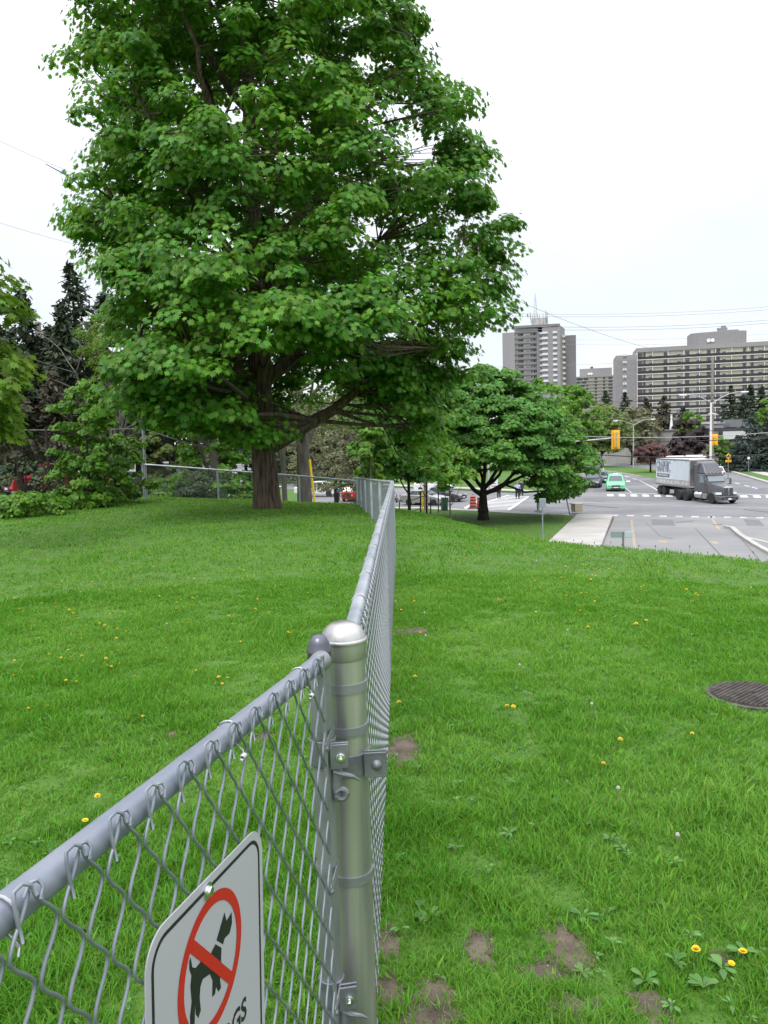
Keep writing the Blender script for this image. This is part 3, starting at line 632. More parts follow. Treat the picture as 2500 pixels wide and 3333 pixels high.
# local: x runs away from the camera (reading direction), y = -normal, z up
def rr(hw,hh,rad,n=8):
    pts=[]
    for cx_,cz_,a0 in ((hw-rad,hh-rad,0),(-hw+rad,hh-rad,90),(-hw+rad,-hh+rad,180),(hw-rad,-hh+rad,270)):
        for k in range(n+1): a=R(a0+90*k/n); pts.append((cx_+rad*math.cos(a),cz_+rad*math.sin(a)))
    return pts
HW,HH=.198,.246
mb=MB(); mb.prism(rr(HW,HH,.052),-.0008,.0015,1); mb.build('sign_panel',M['signw'],sg,bevel=.0005,bseg=1)
def ring(mb,outer,inner,y,m=0):
    n=len(outer); V=[(x,y,z) for x,z in outer]+[(x,y,z) for x,z in inner]; mb.add(V,[(i,(i+1)%n,(i+1)%n+n,i+n) for i in range(n)],m)
mb=MB(); ring(mb,rr(HW-.014,HH-.014,.041),rr(HW-.0205,HH-.0205,.035),-.0012); mb.build('black_border',M['black'],sg)
cz=5.179-5.075; cxs=-.007
mb=MB(); n=56; ring(mb,[(cxs+.1088*math.cos(2*math.pi*k/n),cz+.1088*math.sin(2*math.pi*k/n)) for k in range(n)],[(cxs+.0905*math.cos(2*math.pi*k/n),cz+.0905*math.sin(2*math.pi*k/n)) for k in range(n)],-.0016)
c45=math.cos(R(135)); 
p=[(.743,5.249),(.62,5.119),(.638,5.107),(.759,5.236)]
aa=[(-.0715,.0585),(.0585,-.0715),(.0715,-.0585),(-.0585,.0715)]
mb.add([(cxs+x,-.0018,cz+z) for x,z in aa],[(0,1,2,3)]); mb.build('red_prohibition_ring',M['red'],sg)
dog=[(.638,5.236),(.631,5.218),(.611,5.222),(.611,5.203),(.620,5.191),(.639,5.193),(.645,5.186),(.668,5.206)]
body=[(.672,5.202),(.651,5.184),(.6535,5.160),(.658,5.135),(.655,5.120),(.664,5.119),(.670,5.128),(.672,5.133),(.676,5.123),(.686,5.124),(.684,5.150),(.693,5.166),(.716,5.172),(.724,5.165),(.727,5.150),(.724,5.128),(.732,5.121),(.740,5.132),(.742,5.150),(.7435,5.125),(.747,5.112),(.757,5.116),(.758,5.140),(.752,5.160),(.755,5.185),(.751,5.199),(.757,5.212),(.757,5.225),(.753,5.229),(.748,5.210),(.738,5.203),(.722,5.203),(.700,5.200),(.689,5.196)]
mb=MB()
for poly in (dog,body): mb.add([(.6845-u-.007,-.0012,z-5.075) for u,z in poly],[tuple(range(len(poly)))])
mb.build('dog_silhouette',M['black'],sg)
for t,zz,sz in (('NO DOGS',5.026-5.075,.052),('ALLOWED',4.972-5.075,.052)): text_mesh('sign_lettering',t,sz,M['black'],sg,(0,-.0013,zz),(R(90),0,0),sx=.98,extrude=.0001,bold=.0012)
for zz in (.226,-.226):
    mb=MB(); mb.lathe([(.0001,-.009),(.007,-.009),(.0085,-.006),(.0085,-.003),(.0135,-.003),(.0135,-.001),(.0001,-.001)],(-.018,0,zz),16,axis=1); mb.build('sign_bolt',M['zinc'],sg)
# --- near fence running downhill from the thick post
def railz(y): return float(np.interp(y,[1.9,5,8,11.5,14,26],[5.499,5.49,5.45,5.42,5.32,4.86]))
def fx(y): return -.1+.0245*(y-1.98) if y<11.5 else .133+(y-11.5)*(-.9-.133)/14.5
fence=thing('chain_link_fence','galvanised chain link fence with silver top rail running away over the hill','fence',(0,0,0))
ptx,pty=-.117,1.985
mb=MB(); mb.tube([(ptx,pty,4.25),(ptx,pty,5.48)],.0555,36); mb.build('terminal_post',M['galv'],fence)
mb=MB(); mb.lathe([(.0568,5.442),(.0595,5.447),(.0600,5.482),(.0600,5.486),(.0640,5.488),(.0645,5.492),(.0632,5.495),(.0600,5.497),(.0555,5.510),(.046,5.523),(.032,5.533),(.016,5.538),(.0001,5.540)],(ptx,pty,0),40); mb.build('post_cap',M['galv'],fence)
for z in (5.37,5.255,4.85,4.40):
    mb=MB(); mb.lathe([(.0558,z-.012),(.0590,z-.012),(.0590,z+.012),(.0558,z+.012)],(ptx,pty,0),36); mb.build('tension_band',M['galv_d'],fence)
mb=MB(); z=5.165   # post hinge strap with ears and carriage bolt
mb.lathe([(.0558,z-.03),(.0610,z-.03),(.0610,z+.03),(.0558,z+.03)],(ptx,pty,0),36)
for oy in (0,.016): mb.hexa([(ptx+.045,pty-.050+oy,z-.034),(ptx+.105,pty-.046+oy,z-.034),(ptx+.105,pty-.040+oy,z-.034),(ptx+.045,pty-.043+oy,z-.034),(ptx+.045,pty-.050+oy,z+.034),(ptx+.105,pty-.046+oy,z+.034),(ptx+.105,pty-.040+oy,z+.034),(ptx+.045,pty-.043+oy,z+.034)])
hs=mb.build('hinge_strap',M['cast'],fence,bevel=.002)
mb=MB(); mb.lathe([(.0001,-.010),(.008,-.008),(.013,-.003),(.0145,0),(.0001,0)],(0,0,0),18,axis=1); bo=mb.build('carriage_bolt',M['cast'],hs); bo.location=(ptx+.078,pty-.048,z)
ys=list(np.concatenate([[2.03],np.arange(2.45,11.3,.5),[11.3,11.45,11.6,11.9],np.arange(12.5,26.01,.75)])); ys[-1]=26
rail=[(fx(y),y,railz(y)) for y in ys]
rail=[(x+ (-.006 if 11.2<y<11.8 else 0),y,z) for x,y,z in rail]
mb=MB(); mb.tube(rail,.0212,16); mb.build('top_rail',M['galv_b'],fence)
mesh_path=[(x,y,z+.008,z-1.16) for x,y,z in rail]
linkmesh('wire_mesh',[p for p in mesh_path if p[1]<=5.6],.0436,.0020,6,5,M['wire_l'],fence,side=-1,off=.030,flip=-1,vh=.052,amp=.0032)
linkmesh('wire_mesh',[p for p in mesh_path if 5.4<p[1]<=12.6],.0436,.0019,2,4,M['wire_l'],fence,side=-1,off=.028,flip=-1)
linkmesh('wire_mesh',[p for p in mesh_path if p[1]>=12.4],.0436,.0020,1,3,M['wire_l'],fence,side=-1,off=.028,knuckle=False,flip=-1)
y=2.42
while y<25:
    mb=MB(); x,z=fx(y),railz(y); mb.torus((x,y,z),.0232,.0018 if y<8 else .003,axis=1,n=16,k=5,tilt=.006)
    mb.tube([(x+.022,y,z+.005),(x+.034,y+.004,z-.03)],.0018,4); mb.build('tie_wire',M['alu'],fence); y+=random.uniform(.4,.62)
for y in (5.2,8.4,11.5,14.3,17.2,20.1,23.0,26.0):
    x=fx(y)-(.0 if y!=11.5 else 0); gz=float(hill(x,y)); e=y==26.
    mb=MB(); mb.tube([(x,y,gz-.2),(x,y,railz(y)+(.06 if e else -.01))],.036 if e else (.032 if y==11.5 else .026),14)
    o=mb.build('line_post' if not e else 'corner_post',M['galv_b'],fence)
    if e: b=MB(); b.lathe([(.038,-.03),(.038,.0),(.03,.02),(.0001,.03)],(x,y,railz(y)+.06),14); b.build('post_cap',M['galv_d'],o)
# --- far fence across the back
far=thing('chain_link_fence','far galvanised chain link fence behind the big tree, its rail rising to the left','fence',(0,0,0))
fp=[P(1160,1566,26.0),P(973,1549,26.2),P(707,1529,26.6),P(463,1511,27.0),P(250,1500,27.3)]
fp[0][0]=fx(26.)
gzf=[float(hill(p[0],p[1])) for p in fp]
mb=MB(); mb.tube([tuple(p) for p in fp[:4]],.028,12); mb.build('top_rail',M['galv_b'],far)
linkmesh('wire_mesh',[(p[0],p[1],p[2]+.01,g_-.02) for p,g_ in zip(fp[:4],gzf)],.042,.0030,1,3,M['wire_l'],far,side=-1,off=.028,knuckle=False)
for p,g_ in list(zip(fp,gzf))[1:4]:
    mb=MB(); top=p[2]+.02
    mb.tube([(p[0],p[1],g_-.2),(p[0],p[1],top)],.033,12); mb.build('line_post',M['galv_b'],far)
# --- tall old fence further left, overgrown
old=thing('tall_chain_link_fence','tall old rusty chain link fence behind the shrubs at the left','fence',(0,0,0))
tp=[P(465,1395,27.6),P(300,1400,27.9),P(150,1400,28.2),P(-80,1400,28.6)]
mb=MB(); mb.tube([tuple(p) for p in tp],.025,8); mb.build('top_rail',M['barkg'],old)
mb=MB(); mb.tube([tuple(tp[0]),tuple(P(600,1440,33)),tuple(P(800,1480,40)),tuple(P(920,1500,48))],.025,8); mb.build('top_rail',M['galv_d'],old)
for p in tp:
    mb=MB(); mb.tube([(p[0],p[1],float(hill(p[0],p[1]))-.3),(p[0],p[1],p[2]+.05)],.05,10); mb.build('post',M['galv_d'] if p is tp[0] else M['barkd'],old)
linkmesh('wire_mesh',[(p[0],p[1],p[2],float(hill(p[0],p[1]))) for p in tp],.06,.0022,1,3,M['barkg'],old,side=-1,knuckle=False)
# ------------------------------------------------------------------ foliage machinery
MAPLE=np.array([(0,-.50),(.10,-.30),(.34,-.42),(.28,-.16),(.56,.02),(.30,.10),(.36,.36),(.14,.26),(0,.62),(-.14,.26),(-.36,.36),(-.30,.10),(-.56,.02),(-.28,-.16),(-.34,-.42),(-.10,-.30)])
MAPLE8=np.array([(0,-.45),(.34,-.38),(.56,.04),(.32,.12),(.34,.36),(0,.60),(-.34,.36),(-.32,.12),(-.56,.04),(-.34,-.38)])
OVAL=np.array([(0,-.5),(.24,-.12),(.2,.2),(0,.55),(-.2,.2),(-.24,-.12)])
DIAM=np.array([(0,-.5),(.36,-.05),(.05,.55),(-.38,.1)])
CLUS=np.array([(0,-.5),(.18,-.18),(.5,-.3),(.3,.02),(.52,.3),(.12,.2),(0,.55),(-.2,.22),(-.5,.34),(-.28,0),(-.5,-.25),(-.16,-.2)])
NEED=np.array([(0,-.55),(.13,-.1),(.06,.55),(-.06,.55),(-.13,-.1)])
def leafmesh(name,C,Nrm,size,tmpl,mats,parent,droop=.0,dirv=None,cup=.25):
    n=len(C); k=len(tmpl)
    Nrm=Nrm/np.linalg.norm(Nrm,axis=1)[:,None]
    D=rng.normal(size=(n,3)) if dirv is None else dirv+rng.normal(size=(n,3))*.35
    D=D-Nrm*(D*Nrm).sum(1)[:,None]; D/=np.linalg.norm(D,axis=1)[:,None]+1e-9; S_=np.cross(D,Nrm)
    tx,ty=tmpl[:,0],tmpl[:,1]; h=-cup*(np.abs(tx)**1.5)+.0
    V=C[:,None]+size[:,None,None]*(tx[None,:,None]*S_[:,None]+ty[None,:,None]*D[:,None]+h[None,:,None]*Nrm[:,None])
    ctr=C[:,None]-size[:,None,None]*.02*Nrm[:,None]
    V=np.concatenate([V,ctr],1); b=np.arange(n)[:,None,None]*(k+1)
    t=np.stack([np.full(k,k),np.arange(k),(np.arange(k)+1)%k],1)[None]
    idx=(b+t).ravel(); return link(name,npmesh(name,V.reshape(-1,3),np.full(n*k,3),idx,mats),parent)
def dome_leaves(centers,rad,per,flat=.55,out=None,up=.55):
    """leaves of layered clumps: mostly on the upper and outer skin of each clump"""
    n=len(centers)*per; ci=np.repeat(np.arange(len(centers)),per)
    d=rng.normal(size=(n,3)); d[:,2]=np.abs(d[:,2])*.9-.25; d/=np.linalg.norm(d,axis=1)[:,None]
    q=rng.uniform(.35,1.0,n)**.6; rd=rad[ci]*rng.uniform(.8,1.15,n)
    C=centers[ci]+d*(q*rd)[:,None]*np.array([1,1,flat]); C[:,2]-=.22*rad[ci]*np.hypot(d[:,0],d[:,1])**2*q
    Nn=d*np.array([.8,.8,.5])+np.array([0,0,up])+rng.normal(size=(n,3))*.33
    if out is not None: Nn+=out[ci]*.35
    return C,Nn,d
def tree(name,label,cat,base,H,cx_env,env,ncl,crad,per,lsize,tmpl,lm,bm_,tr,z0f=.25,group=None,lean=(0,0),nl=12,extra=None,flat=.55,holes=(),inner=.4,twig=.35,trunk_top=.8,flare=1.5,seed=0,limbs=None,mind=.75,fwd=None):
    global rng
    rng=np.random.default_rng(seed+11)
    t=thing(name,label,cat,tuple(base),0,group)
    # env(z, az) -> radius
    mb=MB(); zs=np.linspace(0,H*trunk_top,12); px=lean[0]*(zs/H)**1.5+.02*H*.15*np.sin(zs/H*5+seed); py=lean[1]*(zs/H)**1.5+.02*H*.15*np.cos(zs/H*4+seed)-.003*H*math.cos(seed)
    rr_=tr*np.clip(1-.72*(zs/(H*trunk_top))**1.1,.1,1); zs2=zs.copy(); rr_[0]*=flare
    zs=np.insert(zs,1,.35*tr); px=np.insert(px,1,px[0]); py=np.insert(py,1,py[0]); rr_=np.insert(rr_,1,tr*(1+(flare-1)*.45)); zs=np.insert(zs,2,1.6*tr); px=np.insert(px,2,px[0]); py=np.insert(py,2,py[0]); rr_=np.insert(rr_,2,tr*(1+(flare-1)*.12))
    zs[0]=-.25; o_=np.argsort(zs); zs,px,py,rr_=zs[o_],px[o_],py[o_],rr_[o_]
    mb.tube(np.stack([px,py,zs],1),rr_,14)
    def tpos(z): return np.array([np.interp(z,zs,px),np.interp(z,zs,py),z])
    def trad(z): return float(np.interp(z,zs,rr_))
    nodes=[]
    LS=limbs if limbs is not None else [(z0f*H+(H*trunk_top*.95-z0f*H)*((k+.3)/nl)**1.1, k*2.399+seed, None) for k in range(nl)]
    for q in LS:
        zb,az,ln=q[:3]
        ze=zb+(.28+.12*rng.random())*H*(1-zb/H*.5) if len(q)<4 else q[3]
        ze=min(ze,H*.97)
        L=env(ze,az)*.72 if ln is None else ln
        L=min(L,max(env(ze,az)*.8,.5)); a=tpos(zb); c_,s_=math.sin(az),math.cos(az); pts=[]
        for tt in np.linspace(0,1,9):
            b_=.55+.45*tt
            pts.append(a+np.array([c_*L*tt**.85,s_*L*tt**.85,(ze-zb)*tt**1.15])+rng.normal(size=3)*.02*L*min(tt*3,1))
        r0=trad(zb)*(.62 if ln is None else .7); rad=r0*(1-.82*np.linspace(0,1,9)**.8)
        mb.tube(pts,rad,8); nodes+=[(p,rr2) for p,rr2 in zip(pts[2:],rad[2:])]
        for j in range(3):   # secondary limbs
            i0=3+2*j if 3+2*j<9 else 8; p0=np.array(pts[i0]); a2=az+rng.choice([-1,1])*rng.uniform(.5,1.1); l2=L*rng.uniform(.3,.5)
            p2=[p0+np.array([math.sin(a2)*l2*tt,math.cos(a2)*l2*tt,l2*rng.uniform(.1,.6)*tt]) for tt in np.linspace(0,1,5)]
            mb.tube(p2,rad[i0]*.6*(1-.75*np.linspace(0,1,5)),6); nodes+=[(p,rad[i0]*.3) for p in p2[1:]]
    for zz in zs[zs>z0f*H]: nodes.append((tpos(zz),trad(zz)))
    # clump centres
    Cn=[]; tries=0; zlo=z0f*H*.75 if cx_env is None else cx_env
    while len(Cn)<ncl and tries<ncl*40:
        tries+=1; z=rng.uniform(zlo,H); az=rng.uniform(0,2*math.pi); e=env(z,az)
        if e<=.05: continue
        if rng.random()>e/ (max(env(H*f,az) for f in (.4,.55,.7))+1e-6)+.15: continue
        r=e*math.sqrt(rng.uniform(inner**2,1)); 
        p=np.array([math.sin(az)*r,math.cos(az)*r,z]); ok=True
        p[0]+=np.interp(z,zs,px)*.5; p[1]+=np.interp(z,zs,py)*.5
        for (h,hr) in holes:
            if np.linalg.norm((p-h)/hr)<1: ok=False;break
        if ok and Cn:
            d2=((np.array(Cn)-p)**2).sum(1).min()
            if d2<(crad*mind*rng.uniform(.6,1))**2: ok=False
        if ok: Cn.append(p)
    if extra is not None: Cn+=[np.array(e)-np.array(base) for e in extra]
    Cn=np.array(Cn)
    NP=np.array([n_[0] for n_ in nodes]); NR=np.array([n_[1] for n_ in nodes])
    if twig:
        for c_ in Cn:
            dv=NP-c_; dd=np.linalg.norm(dv*np.array([1,1,1.3]),axis=1)+np.where(dv[:,2]>0.3,1.5,0); j=dd.argmin(); p0=NP[j]; v=c_-p0; 
            mid=p0+v*.5+np.array([0,0,-.06*np.linalg.norm(v)])+rng.normal(size=3)*.04*np.linalg.norm(v)
            r0=min(NR[j]*.7,max(.012,.016*np.linalg.norm(v)+.006)*tr/.35+.004); mb.tube([p0,mid,c_-np.array([0,0,.05])],[r0,r0*.7,r0*.25],5,cap=False)
    mb.build('trunk',bm_,t)
    rad=crad*rng.uniform(.65,1.25,len(Cn))
    outv=Cn.copy(); outv[:,2]*=0; outv/=np.linalg.norm(outv,axis=1)[:,None]+1e-6
    C,Nn,d=dome_leaves(Cn,rad,per,flat,outv)
    leafmesh('crown',C,Nn,lsize*rng.uniform(.65,1.2,len(C)),tmpl,[lm],t,dirv=outv[np.repeat(np.arange(len(Cn)),per)]*.8+np.array([0,0,-.5]))
    return t
# --- the big maple
BZ=float(hill(-3.36,22)); mbase=np.array([-3.36,22,BZ-.02])
zl=np.array([5.3,6.0,7.,8,9,10,11.2,12.4,14,16.5,18,20,22,23])-BZ; rl=[0,1.6,3.2,3.4,3.7,4.3,4.9,5.1,4.5,4.6,4.6,4.2,2.6,.5]
zr=np.array([5.2,5.8,6.5,7.5,8.8,10,11.5,13,15,16.8,18,20,22,23])-BZ; rr2=[0,2.4,4.2,5.0,5.6,6.0,6.1,5.8,5.5,4.9,4.4,3.8,2.6,.5]
def menv(z,az):
    l=np.interp(z,zl,rl,left=0,right=0); r=np.interp(z,zr,rr2,left=0,right=0); t=.5+.5*math.sin(az)   # az 90deg = +x
    wob=1+.05*math.sin(az*5+z*1.3)+.03*math.sin(az*3-z*2.1)
    fb=1-.12*abs(math.cos(az))
    return (l*(1-t)+r*t)*wob*fb
extra=[]
rng=np.random.default_rng(5)
for (px,py,Yd,sx_,sy_,n) in [(560,1190,17.2,140,70,16),(480,1290,18,100,60,12),(640,1330,18,90,45,9),(800,1420,19.2,80,26,7),(900,1050,16.8,220,60,20),(1120,1010,17.5,150,60,12),(640,900,17,160,80,12),(270,740,21.5,50,30,7),(1520,520,21.5,40,80,10),(1420,330,22,40,60,7),(1340,130,22,30,70,5),(1540,650,21,50,50,8),(1480,900,19.5,80,120,12),(1590,980,21,50,100,9),(1600,770,21,80,60,9),(1230,1180,20,120,60,10),(1370,1400,23.5,70,70,9),(1330,1290,22,90,60,9),(1450,1220,22,90,70,10),(330,150,21.5,40,60,5),(400,880,18.5,90,60,8),(1390,1490,25,40,50,5),(1440,330,21,40,50,4)]:
    for k in range(n): extra.append(P(px+rng.normal()*sx_*.6,py+rng.normal()*sy_*.6,Yd+rng.normal()*.5))
def W(px,py,Y): return P(px,py,Y)-mbase
holes=[(W(740,420,21.5),np.array([.9,6,1.4])),(W(1300,450,21),np.array([.5,5,.45])),(W(930,640,21),np.array([.5,5,.3])),(W(1180,820,21),np.array([.6,4,.3])),(W(640,180,21),np.array([.4,5,.5])),
 (W(1020,1400,20),np.array([1.75,9,1.35])),(W(885,1280,18.3),np.array([1.05,4.4,1.75])),(W(620,1500,21),np.array([2.6,8,.75])),(W(1170,1300,22),np.array([.9,9,.5])),(W(740,420,21.5),np.array([.3,6,1.0])),(W(1150,60,21),np.array([.4,5,.3]))]
LM=[(1.7,R(93),4.9,5.3),(2.5,R(-70),2.4,8.2),(3.6,R(80),3.4,7.6),(4.4,R(-60),3.6,8.8),(4.6,R(-105),4.4,9.0),(5.2,R(160),3.6,8.6),(5.8,R(30),4.2,10.),(6.4,R(-140),4.3,10.5),(7.0,R(100),4.6,11.5),(7.4,R(-80),4.6,12.0),(8.2,R(200),4,13),(8.6,R(10),4,13.4),(9.4,R(60),3.8,14.5),(9.8,R(-50),3.6,15),(10.4,R(130),3.2,15.5),(11,R(-120),3,16.),(12,R(80),2.2,17),(12.5,R(-90),2.2,17),(3.6,R(-110),3.6,6.0)]
tree('maple_tree','huge full maple with dark furrowed trunk on the lawn inside the fences','tree',mbase,18.8,1.3,menv,1000,.66,118,.166,MAPLE,M['leaf'],M['bark'],.365,z0f=.2,limbs=LM,extra=extra,holes=holes,inner=.35,trunk_top=.82,flare=1.34,seed=3,mind=.72,flat=.62)
# ------------------------------------------------------------------ other trees
def bell(zb,H,w,top=.12,peak=.35,bot=.35,wob=.12,sx=1.):
    def env(z,az):
        t=(z-zb)/(H-zb)
        if t<0 or t>1: return 0.
        e=bot+(1-bot)*(t/peak)**.6 if t<peak else top+(1-top)*math.sqrt(max(0,1-((t-peak)/(1-peak))**2))
        return w*e*(1+wob*math.sin(az*4+z*1.1+w)+wob*.6*math.sin(az*7-z*2))*(1 if not sx else 1)
    return env
def at(px,py,z): return G(px,py,z)
def simple_tree(name,label,cat,px,Yd,toppy,wpx,zb,mat_,tmpl,ncl,per,ls,bark,tr,z=0.,group=None,peak=.4,bot=.4,top=.1,seed=0,crf=.2,z0f=.2,nl=9,twig=.35,inner=.35,flat=.6,**k):
    p=P(px,1500,Yd); H=P(px,toppy,Yd)[2]-z; w=wpx/2/2500*Yd
    return tree(name,label,cat,np.array([p[0],Yd,z]),H,zb,bell(zb,H,w,top,peak,bot),ncl,max(w*crf,.25),per,ls,tmpl,mat_,bark,tr,z0f=z0f,group=group,seed=seed,nl=nl,twig=twig,inner=inner,flat=flat,**k)
# round maple on the lower lawn, mushroom shaped with a forked trunk
b2=np.array([7.41,56.9,.1])
def r2env(z,az):
    t=.5+.5*math.sin(az); 
    l=np.interp(z,[2.9,3.6,5,7,9,10.3,11.2],[2.0,5.2,5.6,5.0,3.8,2.2,.4],left=0,right=0); r=np.interp(z,[1.0,1.5,2.2,3.5,5,7,9,10.4,11.3],[3.5,6.6,7.8,8.2,7.8,6.4,4.5,3.2,.5],left=0,right=0)
    return (l*(1-t)+r*t)*(1+.05*math.sin(az*5+z)+.03*math.sin(az*9-2*z))
tree('maple_tree','broad round maple with forked trunk on the low lawn by the crossing','tree',b2,11.2,1.15,r2env,560,.74,150,.225,MAPLE8,M['leaf2'],M['barkd'],.42,z0f=.2,seed=5,inner=.5,trunk_top=.30,flare=1.25,
  limbs=[(1.9,R(90),5.0,6.2),(1.8,R(-75),3.6,6.5),(2.2,R(60),3.6,8.5),(2.3,R(-100),2.6,8.5),(2.5,R(20),2.4,9),(2.6,R(180),3.2,8.5),(2.4,R(120),4.6,7.5),(2.0,R(80),6.2,5.2),(2.9,R(-20),2.0,9.5)],mind=.7,lean=(0.1,0),holes=[(np.array([0.5,-2.5,2.2]),np.array([3.7,26,1.95]))])
simple_tree('young_tree','slim young tree with pale trunk before the parked silver cars','tree',1462,45,1440,180,3.2,M['leafs'],MAPLE8,46,50,.20,M['barkg'],.07,z=.12,seed=8,crf=.28,z0f=.35,peak=.4,flat=.7)
simple_tree('young_tree','young light green tree rising just behind the fence corner','tree',1205,34,1395,150,1.6,M['leafs'],MAPLE8,36,60,.22,M['barkg'],.06,z=.9,seed=9,crf=.3,z0f=.3,peak=.45,flat=.7)
simple_tree('leafy_tree','dark green maple between the big maple and the round one','tree',1330,50,1130,380,4.0,M['leaf2'],MAPLE8,260,85,.27,M['barkd'],.12,z=.12,seed=10,crf=.19,peak=.45,bot=.5)
simple_tree('leafy_tree','low drooping maple branches over the wooden post beside the silver car','tree',1385,60,1380,230,2.8,M['leaf2'],MAPLE8,80,70,.26,M['barkd'],.07,z=.12,seed=12,crf=.24,peak=.4,bot=.7)
simple_tree('maple_tree','bare trunked maple behind the far fence with pale budding crown','tree',985,44,1000,620,6.5,M['leafo'],DIAM,150,60,.20,M['barkg'],.52,z=.0,seed=13,crf=.2,peak=.5,bot=.4,z0f=.42,nl=11)
simple_tree('spruce_like_tree','dark shrubby tree behind the far fence near the red car','tree',1190,62,1330,260,.9,M['budleaf'],DIAM,110,70,.22,M['barkd'],.2,z=.1,seed=14,crf=.2,peak=.4,bot=.8)
simple_tree('budding_tree','pale twiggy tree with tiny buds behind the utility pole','tree',1090,70,1290,330,1.8,M['budleaf'],DIAM,120,60,.24,M['barkd'],.22,z=.1,seed=15,crf=.2,peak=.4,bot=.6)
simple_tree('leafy_tree','ivy covered tree behind the fence left of the big trunk','tree',700,34,1060,300,.6,M['leafs'],MAPLE8,110,70,.2,M['barkg'],.26,z=float(hill(-8,34))-.2,seed=16,crf=.2,peak=.5,bot=.7)
simple_tree('leafy_tree','green tree filling the gap beyond the fence left of the maple','tree',560,38,1150,280,.4,M['leafo'],MAPLE8,130,75,.22,M['barkd'],.22,z=3.,seed=17,crf=.2,peak=.5,bot=.8)
simple_tree('leafy_tree','tall olive tree behind the leaning grey branches','tree',640,50,900,380,2.5,M['leafd'],DIAM,160,70,.3,M['barkd'],.3,z=2.5,seed=18,crf=.2,peak=.5,bot=.8)
# dark hedge mass just behind the far fence
def bush(label,px,Yd,toppy,wpx,m,tmpl,ncl,per,ls,z,seed,name='bush',crf=.28,**k):
    return simple_tree(name,label,'bush',px,Yd,toppy,wpx,.1,m,tmpl,ncl,per,ls,M['barkd'],.05,z=z,seed=seed,crf=crf,peak=.3,bot=.85,top=.3,nl=5,z0f=.08,**k)
bush('dark bush behind the far fence left of the big trunk',655,30,1530,170,M['leafd'],OVAL,50,70,.12,float(hill(-7,30))-.1,21)
bush('green bush behind the far fence near the silver car',560,31,1545,170,M['leafs'],OVAL,34,60,.12,float(hill(-8.6,31))-.1,22)
bush('ivy bush beneath the left yellow guard',760,33,1530,110,M['leafs'],OVAL,30,60,.12,float(hill(-6.5,33))-.1,23)
bush('leafy shrub spilling over the tall fence, light green',285,22.8,1240,210,M['leafs'],MAPLE8,95,60,.12,float(hill(-9.5,24.5))-.05,24,name='shrub',crf=.17)
bush('dense lower shrub beside the first post of the far fence',370,25,1420,220,M['leafs'],MAPLE8,80,70,.12,float(hill(-9,25))-.05,25,name='shrub',crf=.22)
bush('sprawling leafy undergrowth shrub at the left edge of the lawn',70,20.5,1612,270,M['leafs'],MAPLE8,60,55,.09,float(hill(-10.2,20.5))-.02,26,name='shrub',crf=.2)
bush('low undergrowth shrub between the tree line and the lawn',230,22.5,1605,210,M['leafs'],MAPLE8,40,55,.09,float(hill(-9.6,22.5))-.02,27,name='shrub',crf=.22)
bush('sparse twiggy brush in front of the red pickup at far left',80,27,1500,230,M['leafd'],OVAL,22,60,.12,float(hill(-13,27))-.02,28,name='shrub',crf=.25)
# conifers of the left wall
def conifer(label,px,Yd,toppy,wpx,z,m,bark,seed,tiers=26,group=None,low=.04,ls=.34,per=26,name='conifer_tree',cat='conifer',jag=.22,z_lo=.0):
    global rng
    rng=np.random.default_rng(seed)
    p=P(px,1500,Yd); H=P(px,toppy,Yd)[2]-z; w=wpx/2/2500*Yd
    t=thing(name,label,cat,(p[0],Yd,z),0,group); mb=MB(); mb.tube([(0,0,-.2),(0,0,H*.5),(0,0,H*.985)],[H*.016+.06,H*.010+.03,.01],8)
    Cs,Ns,Ds=[],[],[]
    for i in range(tiers):
        f=low+(1-low)*(i/(tiers-1))**.9; zz=H*f; rad=w*((1-f)**.8*.96+.04)*rng.uniform(.8,1.12)
        nb_=max(4,int(11*(1-f)+4)); 
        for k in range(nb_):
            a=rng.uniform(0,6.283); L=rad*rng.uniform(1-jag*1.8,1+jag*.6); dr=-.22*L*(1-f*.6); up=.10*L
            e=np.array([math.cos(a)*L,math.sin(a)*L,zz+dr+up]); 
            if k<4: mb.tube([(0,0,zz),tuple(np.array([math.cos(a)*L*.5,math.sin(a)*L*.5,zz+dr*.4])),tuple(e)],[.03*(1-f)+.012,.018*(1-f)+.008,.004],4,cap=False)
            n=int(per*max(.25,L/w)); tt=rng.uniform(.12,1.05,n)**.7; sp=.20*L*(1.15-tt)+.10
            c=np.stack([math.cos(a)*L*tt+rng.normal(size=n)*sp,math.sin(a)*L*tt+rng.normal(size=n)*sp,zz+dr*tt+up*tt**2+rng.normal(size=n)*.09-.05],1)
            Cs.append(c); Ns.append(np.array([math.cos(a)*.4,math.sin(a)*.4,.8])+rng.normal(size=(n,3))*.55); Ds.append(np.tile([math.cos(a),math.sin(a),-.25],(n,1)))
    c=np.concatenate(Cs); n_=np.concatenate(Ns); d_=np.concatenate(Ds)
    mb.build('trunk',bark,t); leafmesh('crown',c,n_,ls*rng.uniform(.6,1.2,len(c)),NEED*np.array([1.6,1.]),[m],t,dirv=d_,cup=.1)
    return t
gl='dark conifers in a row at the left'
for i,(px,Yd,tp,wp,lab) in enumerate([(-25,36,880,360,'dark conifer cut by the left edge of the photo, tallest at far left'),(63,40,1085,170,'small dark conifer, the short pointed one between two taller ones'),(112,38,955,260,'dark conifer with a thin upright tip standing free against the sky'),(190,41,1070,230,'low dark conifer beside the top of the utility pole'),(235,37,990,240,'dark conifer with ragged side tips left of the tallest one'),(272,39,862,330,'tallest dark conifer half hidden by the big maple'),(370,42,960,330,'dark conifer behind the yellow green tree')]):
    conifer(lab,px,Yd,tp,wp*1.25,3.7,M['spruce'],M['barkd'],40+i,group=gl,tiers=30,low=.26,per=52,ls=.34,jag=.30)
